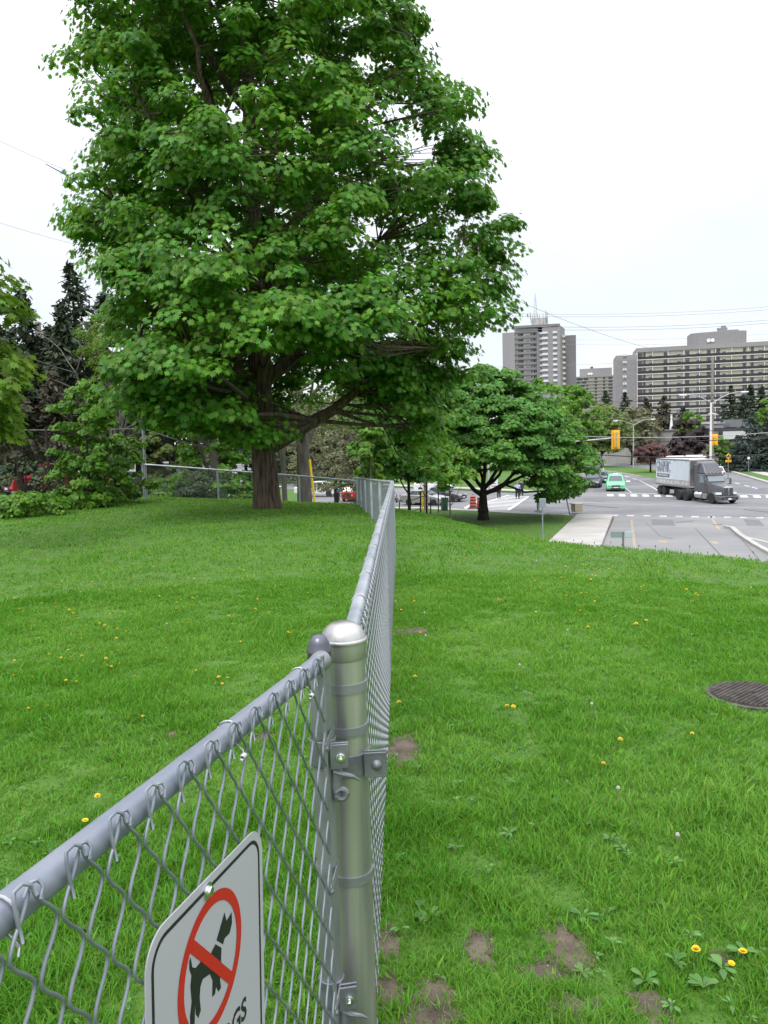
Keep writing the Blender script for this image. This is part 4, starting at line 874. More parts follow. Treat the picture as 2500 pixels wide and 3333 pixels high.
for i,(px,Yd,tp,wp) in enumerate([(15,45,1060,330),(150,46,1105,300),(330,47,1060,330),(450,48,1080,300)]):
    conifer(['broad dark conifer filling the far left of the belt','broad dark conifer filling the middle of the belt','broad dark conifer behind the tallest conifer','broad dark conifer at the right end of the belt'][i],px,Yd,tp,wp,3.6,M['spruce'],M['barkd'],130+i,group=gl,tiers=26,low=.2,per=60,ls=.42,jag=.3)
for i,(px,Yd,tp,wp) in enumerate([(60,34,1240,340),(190,35,1220,330),(330,36,1230,330)]):
    conifer(['brown needled low conifer under the left dark conifers','brown needled low conifer behind the light green shrub','brown needled low conifer behind the drooping maple branch'][i],px,Yd,tp,wp,3.9,M['brownn'],M['barkd'],60+i,group=gl,tiers=16,low=.42,per=60,ls=.30,jag=.3)
simple_tree('maple_tree','spindly yellow green maple in front of the dark conifers','tree',400,31,1010,240,5.0,M['leafy'],OVAL,80,60,.14,M['barkg'],.12,z=float(hill(-11,31)),seed=30,crf=.2,z0f=.3,peak=.5,bot=.5,flat=.8)
# bare grey branches (dead tree)
def bare_tree(label,base,ends,r0,m,seed,name='bare_tree'):
    rg=np.random.default_rng(seed); t=thing(name,label,'tree',tuple(base)); mb=MB()
    def grow(p,d,L,r,lv):
        pts=[p]; q=p.copy(); dd=d.copy()
        for k in range(5):
            dd=dd+rg.normal(size=3)*.16; dd/=np.linalg.norm(dd); q=q+dd*L/5; pts.append(q.copy())
        mb.tube(pts,r*(1-.6*np.linspace(0,1,6)),6 if lv<2 else 4,cap=False)
        if lv<4:
            for k in range(3 if lv<3 else 2):
                i=rg.integers(2,6); nd=dd+rg.normal(size=3)*.55; nd/=np.linalg.norm(nd); grow(pts[i],nd,L*rg.uniform(.5,.75),r*(1-.12*i)*.55,lv+1)
    for e in ends:
        e=np.array(e)-np.array(base); L=np.linalg.norm(e); grow(np.array([0,0,-.1]),e/L,L*.75,r0,0)
    mb.build('trunk',m,t); return t
bb=P(390,1500,30.5); bb[2]=float(hill(bb[0],bb[1]))
bare_tree('leafless grey branching tree leaning over the dark conifers',bb,[P(330,1150,30),P(200,1080,29.5),P(300,1050,31),P(430,1120,30.5)],.09,M['barkg'],4)
bb=P(95,1600,26.5); bb[2]=float(hill(bb[0],bb[1]))
bare_tree('thin leafless brush stems by the tall fence at left',bb,[P(90,1450,26.5),P(20,1480,26),P(160,1470,27),P(240,1500,26.5)],.05,M['barkd'],6,name='bare_shrub')
# maple hanging in from the left edge: the trunk stands outside the photo
tb=np.array([-8.2,12.5,4.45]); ex=[]
rng=np.random.default_rng(3)
for (px,py,sx_,sy_,n) in [(5,1010,18,60,6),(0,1170,45,45,11),(40,1235,35,30,8),(0,1320,35,40,9),(10,1400,30,18,4),(-80,1200,60,200,26),(-60,950,50,90,10)]:
    for k in range(n): ex.append(P(px+rng.normal()*sx_*.55,py+rng.normal()*sy_*.55,13+rng.normal()*.5))
tree('maple_tree','yellow green maple branch with large leaves hanging in at the left edge','tree',tb,8.5,3.0,bell(3.,8.5,1.5,.1,.4,.5),40,.36,34,.165,MAPLE,M['leafy'],M['bark'],.16,z0f=.35,seed=31,extra=ex,flat=.7,nl=9)
# distant trees on the right
def far_tree(label,px,Yd,tp,wp,m,ncl,seed,tmpl=CLUS,ls=.7,per=40,bark='barkd',tr=.3,zb=1.5,name='leafy_tree',**k):
    return simple_tree(name,label,'tree',px,Yd,tp,wp,zb,M[m],tmpl,ncl,per,ls,M[bark],tr,seed=seed,**k)
far_tree('bright green tree behind the round maple, right of the tower base',1850,105,1255,230,'leafs',130,70,ls=.5,per=60)
far_tree('light green tree rising behind the round maple top',1770,100,1235,260,'leafs',110,71,ls=.5,per=60)
far_tree('spreading yellow green street tree left of the traffic signal back',1960,150,1320,190,'leafo',130,72,ls=.55,per=60,zb=3.)
far_tree('thin leaved street tree behind the median lamp',2060,160,1330,170,'budleaf',110,73,ls=.55,per=50,zb=3.2,tr=.35)
far_tree('olive green crown beside the mid rise block',1910,190,1340,150,'leafo',70,74,ls=.7,per=50)
for i,(px,tp,wp,Yd,m) in enumerate([(1970,1275,120,230,'spruce'),(2035,1280,130,235,'spruce'),(2105,1300,150,225,'brownn'),(2160,1290,140,240,'brownn'),(2225,1330,120,220,'brownn')]):
    conifer(['dark spruce left of the big slab block','dark spruce at the foot of the end wall','brownish tall conifer below the balconies','broad brownish conifer below the balconies','short brownish conifer beside the purple tree'][i],px,Yd,tp,wp,0,M[m],M['barkd'],80+i,tiers=24,per=42,ls=1.1,jag=.34,group='conifers before the slab block')
for i,(px,tp,wp,Yd) in enumerate([(2375,1258,150,190),(2440,1255,130,195),(2478,1262,120,188),(2415,1290,150,180)]):
    conifer(['tall dark pine right of the wooden pole','tall dark pine against the balconies at right','tall dark pine next to the right edge','broad dark pine between the tall pines at right'][i],px,Yd,tp,wp,0,M['spruce'],M['barkd'],90+i,tiers=24,per=44,ls=.95,jag=.34,group='tall pines at right')
for i,(px,tp,wp,Yd) in enumerate([(2450,1345,210,118),(2530,1365,200,116),(2400,1420,110,124)]):
    conifer(['bluish spruce with tiered branches on the right boulevard','bluish spruce cut by the right edge','small bluish spruce beside the low building'][i],px,Yd,tp,wp,.14,M['bspruce'],M['barkd'],95+i,tiers=22,per=40,ls=.55,jag=.2,low=.03,group='blue spruces on the boulevard')
far_tree('bright green tree at the right edge before the slab block',2500,150,1300,110,'leafs',60,101,ls=.8,per=40)
far_tree('bright lime tree peeping above the purple tree',2245,140,1340,90,'leafs',40,102,ls=.7,per=40,zb=5)
far_tree('dark purple leaved tree left of the wooden pole',2245,128,1362,125,'purple',110,103,ls=.6,per=60,zb=.8,bot=.6)
far_tree('dark red weeping tree on the median, right of the lamp',2118,122,1445,112,'redleaf',70,104,ls=.45,per=50,zb=1.9,bot=.9,peak=.35,tr=.16)
far_tree('small bright green tree behind the traffic signal pole',2342,122,1425,72,'leafs',36,105,ls=.5,per=50,zb=1.2,tr=.12)
far_tree('small olive tree beside the blue spruce',2390,121,1440,60,'leafo',26,106,ls=.5,per=50,zb=.6,tr=.1)
for i,(px,wp,tp,m,Yd) in enumerate([(1560,260,1380,'leafs',150),(1420,260,1370,'leafo',145),(1280,260,1350,'leafd',140),(1120,260,1340,'budleaf',135),(1680,200,1390,'leafo',150),(960,300,1320,'leafd',130),(800,260,1280,'leafd',120)]):
    far_tree(['green tree far behind the round maple','olive tree beyond the silver cars','dark tree beyond the far lawn','twiggy tree beyond the far road','olive tree beyond the pedestrians','dark tree beyond the parked pickup','dark tree beyond the left utility pole'][i],px,Yd,tp,wp,m,60,110+i,ls=.9,per=40)
tag(sheet('treeline_base',[(-200,290),(300,260),(300,262),(-200,292)],.02,M['grassg']),kind='structure')
# ------------------------------------------------------------------ buildings
def XY(px,Y): return float(P(px,1400,Y)[0])
def Zof(px,py,Y): return float(P(px,py,Y)[2])
class Win:
    def __init__(s,parent,name='window',cap=98): s.p=parent; s.c={}; s.n=0; s.cap=cap; s.rest=None; s.name=name; s.over=[]
    def put(s,x,y,z,w_,h_,kind,pane=False):
        if s.n<s.cap:
            key=(round(w_,2),round(h_,2),kind)
            if key not in s.c:
                mb=MB(); mb.box(-w_/2,w_/2,-.08,.08,-h_/2,h_/2,0); 
                if kind=='split': mb.box(-w_/2+.06,-.04,-.11,-.07,-h_/2+.06,h_/2-.06,1); mb.box(.04,w_/2-.06,-.11,-.07,-h_/2+.06,h_/2-.06,2)
                elif kind=='sill': mb.box(-w_/2+.08,w_/2-.08,-.12,-.07,-.05,h_/2-.08,2); mb.box(-w_/2+.08,w_/2-.08,-.12,-.07,-h_/2+.08,-.12,1)
                else: mb.box(-w_/2+.06,w_/2-.06,-.11,-.07,-h_/2+.06,h_/2-.06,1)
                o=mb.build(s.name,[M['slab'],M['glassd'],M['curtain'] if kind!='dark' else M['glassd']],s.p); s.c[key]=o.data
            else: o=link(s.name,s.c[key],s.p)
            o.location=(x,y,z); s.n+=1
        else: s.over.append((x,y,z,w_,h_,kind))
    def done(s):
        if s.over:
            mb=MB()
            for x,y,z,w_,h_,k in s.over: mb.box(x-w_/2,x+w_/2,y-.08,y+.08,z-h_/2,z+h_/2,1 if k!='sill' else 2); mb.box(x-w_/2,x+w_/2,y-.1,y,z-.04,z+.04,0)
            o=mb.build(s.name,[M['slab'],M['glassd'],M['glass']],s.p); o['kind']='stuff'
# slab block (local x along the face, y=0 the face, thing rotated a little)
Yb=300.; x0=XY(2006,Yb); yaw=R(-13); fl=2.73
bl=thing('apartment_building','long slab apartment block with cream walls and dark balcony bands','building',(x0,Yb,0),yaw)
topz=Zof(2072,1135,Yb)-1.6
wE=7.6; wB=74.; 
mb=MB(); mb.box(0,wE,0,16,0,topz-.8)
for k in range(9):
    for zz in range(0,int(topz/fl)): mb.box(.35+k*.86,.55+k*.86,-.25,0.1,zz*fl+(.9 if k%2 else .2),zz*fl+fl-.1)
mb.build('end_block',M['bconc'],bl)
mb=MB(); mb.box(wE+.003,wE+wB,1.0,16,0,topz); mb.build('wall',M['cream'],bl)
mb=MB(); mb.box(wE-.1,wE+wB+.1,-.05,16.1,topz,topz+1.6); mb.build('roof_parapet',M['bconc'],bl)
nf=14
for k in range(nf):
    z=topz-(k+1)*fl
    mb=MB(); mb.box(wE+.01,wE+wB,.1,1.0,z-.22,z); mb.box(wE+.01,wE+wB,0.0,.12,z-.34,z-.02); mb.build('balcony_slab',M['slab'],bl)
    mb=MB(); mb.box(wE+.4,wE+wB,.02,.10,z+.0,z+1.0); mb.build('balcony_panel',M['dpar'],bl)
mb=MB()
for q in range(14): mb.box(wE+.1+q*5.62,wE+.30+q*5.62,.05,1.0,0,topz)
mb.build('balcony_dividers',M['cream'],bl)
wn=Win(bl)
for k in range(nf):
    z=topz-k*fl-1.15
    wn.put(wE*.43,-.1,z+.1,1.6,1.5,'sill')
    rg=random.Random(k)
    for q,(cx,w_,kd) in enumerate([(1.2,2.0,'plain'),(2.9,1.0,'dark'),(5.3,1.5,'sill'),(11.2,2.6,'split'),(15.4,1.5,'sill'),(18.4,1.5,'plain'),(22.5,1.6,'sill'),(26.0,1.4,'plain'),(29.0,2.0,'dark'),(31.4,1.2,'sill'),(39.,2.2,'split'),(41.2,1.1,'dark'),(44.,1.5,'sill'),(47.5,1.6,'plain'),(51.5,1.6,'sill'),(57,2.2,'split'),(62,1.5,'plain'),(67,1.5,'sill')]):
        wn.put(wE+cx,.95,z-.05,w_,1.7 if kd!='dark' else 2.2,kd)
wn.done()
cx=XY(2323,Yb)-x0; mb=MB(); hw=(XY(2407,Yb)-XY(2239,Yb))/2
zt=Zof(2323,1088,Yb-4); outl=[]
for k in range(13): a=R(180+180*k/12); outl.append((cx+hw*math.cos(a)*1.0,6.5+3.2*math.sin(a)))
outl+=[(cx+hw,14),(cx-hw,14)]
mb.prism(outl,topz+1.6,topz+6.6,2)
for k in range(26):
    xx=cx-hw+.4+k*(2*hw-.8)/25; yy=6.5-3.2*math.sqrt(max(0,1-((xx-cx)/hw)**2)); mb.box(xx-.08,xx+.08,yy-.15,yy+.1,topz+1.6,topz+6.5)
mb.build('roof_penthouse',M['bconc'],bl)
for dx in (-4.,-2.6):
    mb=MB(); mb.lathe([(.001,0),(.45,-.06),(.72,-.25)],(cx+dx,3.2,topz+3.4),14,axis=1); mb.build('satellite_dish',M['white'],bl)
mb=MB(); xc=cx+2.5; mb.box(xc-2,xc+.8,8,10,topz+7.1,topz+8.4,taper=(1.3,1)); mb.box(xc+.8,xc+5,8,10,topz+7.0,topz+7.5); mb.box(xc-.9,xc+.6,8,10,topz+8.4,topz+9.2)
for q in (-1.5,.5,3,4.6): mb.box(xc+q-.1,xc+q+.1,8.2,8.4,topz+6.6,topz+7.2)
mb.build('roof_equipment',M['galv_d'],bl)
# tower
Yt=406.; xa=XY(1640,Yt); f2=2.73; tw=thing('tower_block','tall grey point tower with aerials on the roof','tower',(xa,Yt,0),R(-10.5))
def tx(px): return XY(px,Yt)-xa
def tz(px,py): return Zof(px,py,Yt)
zA=tz(1660,1083)
mb=MB(); mb.box(0,tx(1679),0,22,0,zA); mb.build('left_wall',M['bconc'],tw)
zB=tz(1715,1083); mb=MB(); mb.box(tx(1679)+.01,tx(1750),1.6,20,0,zB-.2); mb.build('wall',M['cream'],tw)
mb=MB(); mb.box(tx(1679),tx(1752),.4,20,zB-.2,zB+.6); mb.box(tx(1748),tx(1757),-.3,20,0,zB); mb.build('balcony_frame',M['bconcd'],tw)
for k in range(21):
    z=zB-(k+1)*f2
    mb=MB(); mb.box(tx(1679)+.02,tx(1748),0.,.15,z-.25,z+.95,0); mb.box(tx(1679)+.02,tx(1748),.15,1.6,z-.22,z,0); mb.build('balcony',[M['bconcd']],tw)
mb=MB(); mb.box(tx(1680),tx(1752),2.5,16,zB+.6,tz(1715,1069)); mb.build('roof_penthouse',M['curtain'],tw)
mb=MB(); mb.box(tx(1757)+.01,tx(1766),.8,20,0,zB-.5); mb.box(tx(1766),tx(1812),0,20,0,tz(1790,1068)); mb.box(tx(1812),tx(1820),-.3,18,0,tz(1816,1068)); mb.build('window_bay_block',M['bconc'],tw)
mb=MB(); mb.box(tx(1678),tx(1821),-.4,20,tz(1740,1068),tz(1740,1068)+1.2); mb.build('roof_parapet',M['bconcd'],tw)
rx=[tx(1820)+.01,tx(1841),tx(1843),tx(1876)]
mb=MB(); mb.hexa([(rx[0],0,0),(rx[1],16,0),(rx[1],30,0),(rx[0],30,0),(rx[0],0,tz(1820,1062)),(rx[1],16,tz(1820,1062)),(rx[1],30,tz(1820,1062)),(rx[0],30,tz(1820,1062))]); mb.build('side_wall',M['bconc'],tw)
for k in range(20):
    z=tz(1835,1090)-k*f2; mb=MB(); u=.45; a,b=rx[0]+(rx[1]-rx[0])*u,16*u
    mb.box(a,a+1.6,b-1.2,b+2,z-1.1,z,0); mb.build('side_balcony',[M['slab']],tw)
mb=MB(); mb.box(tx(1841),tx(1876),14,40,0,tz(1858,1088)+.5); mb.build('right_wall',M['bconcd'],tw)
wn=Win(tw)
for k in range(21):
    z=zB-k*f2-1.3
    for px_,w_,kd in ((1697,2.6,'plain'),(1703,1.2,'dark'),(1720,1.8,'sill'),(1735,2.0,'split'),(1742,1.6,'dark')): wn.put(tx(px_),1.5,z,w_,1.7,kd)
    wn.put(tx(1774),-.1,z+.1,3.0,1.9,'sill'); wn.put(tx(1807),-.1,z+.1,2.8,1.9,'sill'); wn.put(tx(1761),.6,z,1.7,1.6,'sill')
wn.done()
zr_=tz(1760,1064); mb=MB(); mb.box(tx(1733),tx(1783),4,12,zr_,tz(1758,1034)); mb.build('plant_room',mat('pale plant room',(.50,.48,.45),.9),tw)
def aer(px_,p0,p1,r=.16):
    mb=MB(); mb.tube([(tx(px_),3.6,tz(px_,p0)),(tx(px_),3.6,tz(px_,p1))],[r,r*.7],6); mb.build('antenna',M['galv_d'],tw)
for a,p0,p1 in ((1729,1038,1014),(1737,1052,1022),(1744,1050,1024),(1753,1036,1022),(1759,1060,1024),(1770,1060,1022),(1778,1050,1010),(1781,1050,1014),(1784,1056,1018),(1731,1050,1020)): aer(a,p0,p1)
mb=MB(); X0=tx(1746)
for sx_,sy_ in ((-1,-1),(1,-1),(1,1),(-1,1)): mb.tube([(X0+sx_*.9,5+sy_*.9,tz(1746,1040)),(X0+sx_*.35,5+sy_*.35,tz(1746,975)),(X0,5,tz(1746,952))],[.09,.06,.05],5)
for q in range(14):
    f=q/14; rr3=.9-.6*f; z=tz(1746,1036-q*5); s_=1 if q%2 else -1; mb.tube([(X0-rr3*s_,5-rr3,z),(X0+rr3*s_,5-rr3,z+1.1)],.06,4)
mb.build('lattice_mast',M['galv_d'],tw)
# distant mid rise
Ym=660.; xm=XY(1874,Ym); md=thing('apartment_building','distant grey balconied apartment block between the tower and the long slab','building',(xm,Ym,0),R(-14))
mx=lambda px:XY(px,Ym)-xm; mz=lambda px,py:Zof(px,py,Ym)
zt=mz(1940,1229); mb=MB(); mb.box(0,mx(2012),2,20,0,zt); mb.build('wall',M['cream'],md)
mb=MB(); mb.box(-.3,mx(2012),-.2,20,zt,zt+1.2); mb.build('roof_parapet',M['bconc'],md)
mb=MB(); mb.box(mx(1888),mx(1989),6,16,zt+1.2,mz(1940,1198)); mb.build('roof_penthouse',M['bconc'],md)
mb=MB(); mb.box(mx(1922),mx(1931),8,12,mz(1940,1198),mz(1940,1191)); mb.build('chimney',mat('brick flue',(.2,.09,.07),.9),md)
for px_ in (1917,1925): mb=MB(); mb.lathe([(.001,0),(.8,-.1),(1.1,-.4)],(mx(px_),5.6,mz(px_,1216)),12,axis=1); mb.build('satellite_dish',M['white'],md)
for k in range(17):
    z=zt-(k+1)*2.74; mb=MB(); mb.box(-.2,mx(2012),-.1,.1,z-.3,z+.55); mb.box(-.2,mx(2012),.1,2,z-.25,z); mb.build('balcony',M['bconcd'] if k%1 else M['bconc'],md)
wn=Win(md)
for k in range(9):
    for q,px_ in enumerate((1882,1890,1897,1904,1910,1938,1964,1981,1986,2000,2006)): wn.put(mx(px_),1.95,zt-k*2.74-1.2,2.4 if q<5 else 1.9,2.0,('dark','plain','split')[(q+k)%3] if q<5 else 'plain')
wn.done()
# low buildings on the right
lb=thing('commercial_building','low flat roofed building with dark fascia and a blank white sign band at right','building',(0,0,0))
Yl=152.
def lbx(px0,px1,py0,py1,y0,y1,m,name):
    mb=MB(); mb.box(XY(px0,Yl),XY(px1,Yl),y0,y1,max(0,Zof((px0+px1)/2,py1,Yl)) if py1 else 0,Zof((px0+px1)/2,py0,Yl)); return mb.build(name,m,lb)
lbx(2318,2640,1400,None,Yl,Yl+20,mat('brown brick',(.20,.17,.15),.9,0,(.24,.21,.19),1),'wall')
lbx(2340,2640,1390,1440,Yl-1.2,Yl+21,M['roofd'],'roof_fascia')
lbx(2344,2470,1403,1429,Yl-1.5,Yl-1.19,mat('blank sign band',(.55,.55,.56),.6),'sign_band')
lbx(2316,2392,1376,1392,Yl+5,Yl+14,M['bconc'],'roof_plant_room'); lbx(2314,2394,1374.5,1376.5,Yl+4.7,Yl+14.3,M['curtain'],'roof_edge')
lbx(2420,2462,1362,1388,Yl+6,Yl+9,M['galv_d'],'rooftop_unit'); lbx(2472,2520,1370,1390,Yl+7,Yl+10,M['galv_d'],'rooftop_unit'); lbx(2366,2378,1368,1376,Yl+8,Yl+9,M['galv'],'rooftop_unit')
wb=thing('commercial_building','grey ribbed concrete wall building left of the purple tree','building',(0,0,0))
Yw=160.; mb=MB(); x0_,x1_=XY(2150,Yw),XY(2330,Yw); ztop=Zof(2190,1401,Yw); mb.box(x0_,x1_,Yw,Yw+18,0,ztop); mb.build('wall',M['plank'],wb)
mb=MB()
for k in range(30): xx=x0_+.2+k*(x1_-x0_-.4)/29; mb.box(xx-.07,xx+.07,Yw-.16,Yw,0,ztop-1.2)
mb.build('wall_ribs',M['plank'],wb)
mb=MB(); mb.box(x0_-.15,x1_+.1,Yw-.3,Yw+18.1,ztop,ztop+.25); mb.build('roof_edge',M['bconcd'],wb)
mb=MB(); mb.tube([(XY(2203,Yw),Yw+3,ztop),(XY(2203,Yw),Yw+3,ztop+2.)],[.4,.22],8); mb.tube([(XY(2203,Yw),Yw+3,ztop+2.),(XY(2203,Yw),Yw+3,ztop+3.4)],.2,8); mb.build('roof_vent',M['white'],wb)
mb=MB(); mb.box(XY(1935,172),XY(2160,172),172,173,0,Zof(2040,1456,172)); tag(mb.build('retaining_wall',M['conc']),'long pale low wall behind the street trees','wall')
gb=thing('apartment_building','grey building glimpsed between the trees behind the pickup','building',(XY(870,135),135,0))
gw=XY(1330,135)-XY(870,135); mb=MB(); mb.box(0,gw,0,14,0,13); mb.build('wall',M['bconc'],gb); wn=Win(gb)
for k in range(4):
    for q in range(12): wn.put(1.5+q*gw/12.3,-.05,2+k*2.9,1.5,1.4,'sill')
mb=MB(); mb.box(-.3,gw+.3,-.3,14.3,13,13.5); mb.build('roof_edge',M['bconcd'],gb)
# ------------------------------------------------------------------ vehicles
def wheel(parent,x,y,r,w_,rim=True,name='wheel'):
    t=MB(); s_=1 if x>0 else -1
    t.lathe([(r*.62,-w_/2),(r*.92,-w_/2),(r,-w_*.35),(r,w_*.35),(r*.92,w_/2),(r*.62,w_/2)],(0,0,0),20,axis=0); o=t.build(name,M['rubber'],parent); o.location=(x,y,r)
    k=MB(); k.lathe([(.001,s_*w_*.40),(r*.2,s_*w_*.42),(r*.25,s_*w_*.30),(r*.55,s_*w_*.34),(r*.63,s_*w_*.48)],(0,0,0),16,axis=0)
    for q in range(5): a=q*1.2566; k.hexa([(s_*w_*.30,r*.12*math.cos(a-.6),r*.12*math.sin(a-.6)),(s_*w_*.30,r*.12*math.cos(a+.6),r*.12*math.sin(a+.6)),(s_*w_*.34,r*.6*math.cos(a+.12),r*.6*math.sin(a+.12)),(s_*w_*.34,r*.6*math.cos(a-.12),r*.6*math.sin(a-.12)),
        (s_*w_*.46,r*.12*math.cos(a-.6),r*.12*math.sin(a-.6)),(s_*w_*.46,r*.12*math.cos(a+.6),r*.12*math.sin(a+.6)),(s_*w_*.48,r*.6*math.cos(a+.12),r*.6*math.sin(a+.12)),(s_*w_*.48,r*.6*math.cos(a-.12),r*.6*math.sin(a-.12))])
    k.build('rim',M['rim'],o); return o
STY={ # y from rear(-) to front(+): (hood/belt profile), roof
 'sedan':dict(L=4.6,W=1.78,prof=[(-2.3,.45),(-2.28,.85),(-2.1,1.0),(-1.5,1.03),(.75,.98),(1.55,.88),(2.1,.74),(2.28,.58),(2.3,.32),(2.1,.22),(-2.15,.24)],gh=(-1.75,-.95,.25,1.05,.97,1.44),wb=(-1.3,1.4),r=.32),
 'van':dict(L=5.1,W=1.95,prof=[(-2.5,.4),(-2.52,1.0),(-2.45,1.12),(1.3,1.10),(1.75,1.05),(2.3,.88),(2.48,.70),(2.52,.34),(2.35,.2),(-2.4,.24)],gh=(-2.47,-2.25,.85,1.72,1.08,1.76),wb=(-1.5,1.55),r=.34),
 'suv':dict(L=4.7,W=1.88,prof=[(-2.3,.5),(-2.33,1.0),(-2.25,1.12),(.95,1.10),(1.75,1.02),(2.2,.90),(2.33,.7),(2.33,.4),(2.15,.3),(-2.2,.32)],gh=(-2.25,-1.9,.35,1.05,1.08,1.70),wb=(-1.35,1.4),r=.37),
 'pickup':dict(L=5.6,W=1.95,prof=[(-2.8,.55),(-2.8,1.12),(1.1,1.12),(2.0,1.10),(2.65,1.0),(2.78,.8),(2.78,.42),(2.6,.32),(-2.7,.36)],gh=(-.75,-.55,.75,1.35,1.1,1.78),wb=(-1.75,1.75),r=.40)}
def car(label,cat,style,paint,loc,rz,name='parked_car',group=None,lights='hl',sign=None,extra=None):
    s_=STY[style]; t=thing(name,label,cat,loc,rz,group); W=s_['W']/2
    mb=MB(); pr=s_['prof']; n=len(pr); xs=[-W,-W+.10,W-.10,W]; V=[]
    for xi,x in enumerate(xs):
        k=.92 if xi in(0,3) else 1
        for y,z in pr: V.append((x,y*(.985 if xi in (0,3) else 1),.6+(z-.6)*k if z>.6 else z))
    Fc=[tuple(range(n)),tuple(range(3*n,4*n))[::-1]]
    for i in range(3):
        for j in range(n): Fc.append((i*n+j,i*n+(j+1)%n,(i+1)*n+(j+1)%n,(i+1)*n+j))
    mb.add(V,Fc); 
    mb.build('body',paint,t,bevel=.05)
    a,b,c,d,zb,zt=s_['gh']; wl,wt=W*.93,W*.74
    mb=MB(); mb.hexa([(-wl,a,zb-.03),(wl,a,zb-.03),(wl,d,zb-.03),(-wl,d,zb-.03),(-wt,b,zt),(wt,b,zt),(wt,c,zt),(-wt,c,zt)]); cab=mb.build('roof',paint,t,bevel=.05)
    def lerp(p,q,f): return tuple(p[i]+(q[i]-p[i])*f for i in range(3))
    def pane(q0,q1,q2,q3,nm,f0=.08,f1=.92,o=.012,nrm=(0,0,0)):
        m_=MB(); qs=[]
        for u,v in ((f0,.10),(f1,.10),(f1,.86),(f0,.86)):
            p=lerp(lerp(q0,q1,u),lerp(q3,q2,u),v); qs.append(tuple(p[i]+nrm[i]*o for i in range(3)))
        m_.add(qs,[(0,1,2,3)]); m_.build(nm,M['carglass'],cab)
    B0,B1,B2,B3=(-wl,a,zb),(wl,a,zb),(wl,d,zb),(-wl,d,zb); T0,T1,T2,T3=(-wt,b,zt),(wt,b,zt),(wt,c,zt),(-wt,c,zt)
    pane(B3,B2,T2,T3,'windscreen',nrm=(0,1,.6)); pane(B0,B1,T1,T0,'rear_window',nrm=(0,-1,.6))
    nsw=3 if style in('van','suv') else 2
    for k in range(nsw):
        f0,f1=.06+k*.9/nsw,.03+(k+1)*.9/nsw
        pane(B1,B2,T2,T1,'side_window',f0,f1,nrm=(1,0,.3)); pane(B0,B3,T3,T0,'side_window',f0,f1,nrm=(-1,0,.3))
    yf=s_['L']/2
    for sx_ in (-1,1):
        mb=MB(); mb.box(sx_*(W*.62)-.22,sx_*(W*.62)+.22,yf-.22,yf+.0,.60,.76); mb.build('headlight',M[lights],t,bevel=.03)
        mb=MB(); mb.box(sx_*(W*.8)-.13,sx_*(W*.8)+.13,-yf-.015,-yf+.15,.75,.98); mb.build('tail_light',mat_tail,t,bevel=.02)
        mb=MB(); mb.box(sx_*(W+.10)-.09,sx_*(W+.10)+.09,d-.55,d-.42,zb+.02,zb+.17); mb.build('wing_mirror',M['black'] if lights=='lit' else paint,t,bevel=.03)
        for yy in s_['wb']: wheel(t,sx_*(W-.10),yy,s_['r'],.22)
    mb=MB(); mb.box(-W*.42,W*.42,yf-.1,yf+.012,.52,.70); mb.build('grille',M['black'],t)
    for q in (-.02,.05):
        pass
    mb=MB(); mb.box(-W*.55,W*.55,yf-.1,yf+.015,.28,.40); mb.build('lower_grille',M['black'],t)
    mb=MB(); mb.box(-.26,.26,yf+.0,yf+.028,.40,.52); mb.build('licence_plate',M['white'],t)
    mb=MB(); mb.box(-.26,.26,-yf-.03,-yf+.02,.62,.75); mb.build('licence_plate',M['white'],t)
    if sign: mb=MB(); mb.box(-.32,.32,c-.55,c-.35,zt,zt+.16,taper=(.8,.7)); mb.build('roof_sign',M['white'],t,bevel=.02)
    return t
mat_tail=mat('tail lamp',(.4,.02,.02),.3)
def paintm(n,c,met=.0,r=.3): return mat(n,c,r,met,spec=.6)
pg=paintm('taxi green',(.16,.62,.30)); ps=paintm('silver paint',(.42,.42,.43),.5); pd_=paintm('dark grey paint',(.11,.11,.12),.5); pr_=paintm('red paint',(.52,.02,.03)); pk=paintm('dark blue grey paint',(.03,.035,.05)); pw=paintm('white car paint',(.72,.72,.72)); pt=paintm('teal paint',(.12,.20,.20))
def hd(dx,dy): return math.atan2(-dx,dy)
g=G(1990,1600)
car('bright green minivan taxi with a white roof sign waiting at the crosswalk','taxi','van',pg,(g[0]+1.1,g[1]+2.2,0),hd(-.36,-.93)+.1,'taxi',lights='hl',sign=1)
g=G(1946,1590); car('dark grey car queued beside the green taxi','car','suv',pk,(g[0]+.3,g[1]+3.,0),hd(-.32,-.95),'queued_car')
g=G(1966,1576); car('teal blue car queued behind the green taxi','car','sedan',pt,(g[0]+1.5,g[1]+4.,0),hd(-.30,-.95),'queued_car')
a=G(1423,1647);b=G(1340,1642); c_=(a+b)/2; dv=np.array([.86,-.5]); car('silver sedan nearest the kerb behind the round maple','car','sedan',ps,(c_[0]+.1,c_[1]+.6,0),hd(*dv),'silver_car')
g=G(1455,1634); car('dark grey sedan just beyond the silver sedan','car','sedan',pd_,(g[0]-.3,g[1]+1.2,0),hd(.86,-.5),'grey_car')
g=G(1320,1612); car('white car with blue markings beyond the silver sedan','car','suv',pw,(g[0]+3.5,g[1]+3,0),hd(.86,-.5),'white_car')
g=G(1150,1632); car('red hatchback seen from behind at the corner of the far fence','car','suv',pr_,(g[0],g[1]+1.5,0),hd(.12,1),'red_car')
g=G(1040,1618); car('white pickup truck parked behind the far fence','pickup truck','pickup',pw,(g[0]-.2,g[1]+1.5,0),hd(.93,-.36),'white_pickup')
g=G(880,1606); car('silver and red car half hidden by the wooden pole','car','sedan',pw,(g[0]-1.,g[1]+2,0),hd(.94,-.3),'white_car')
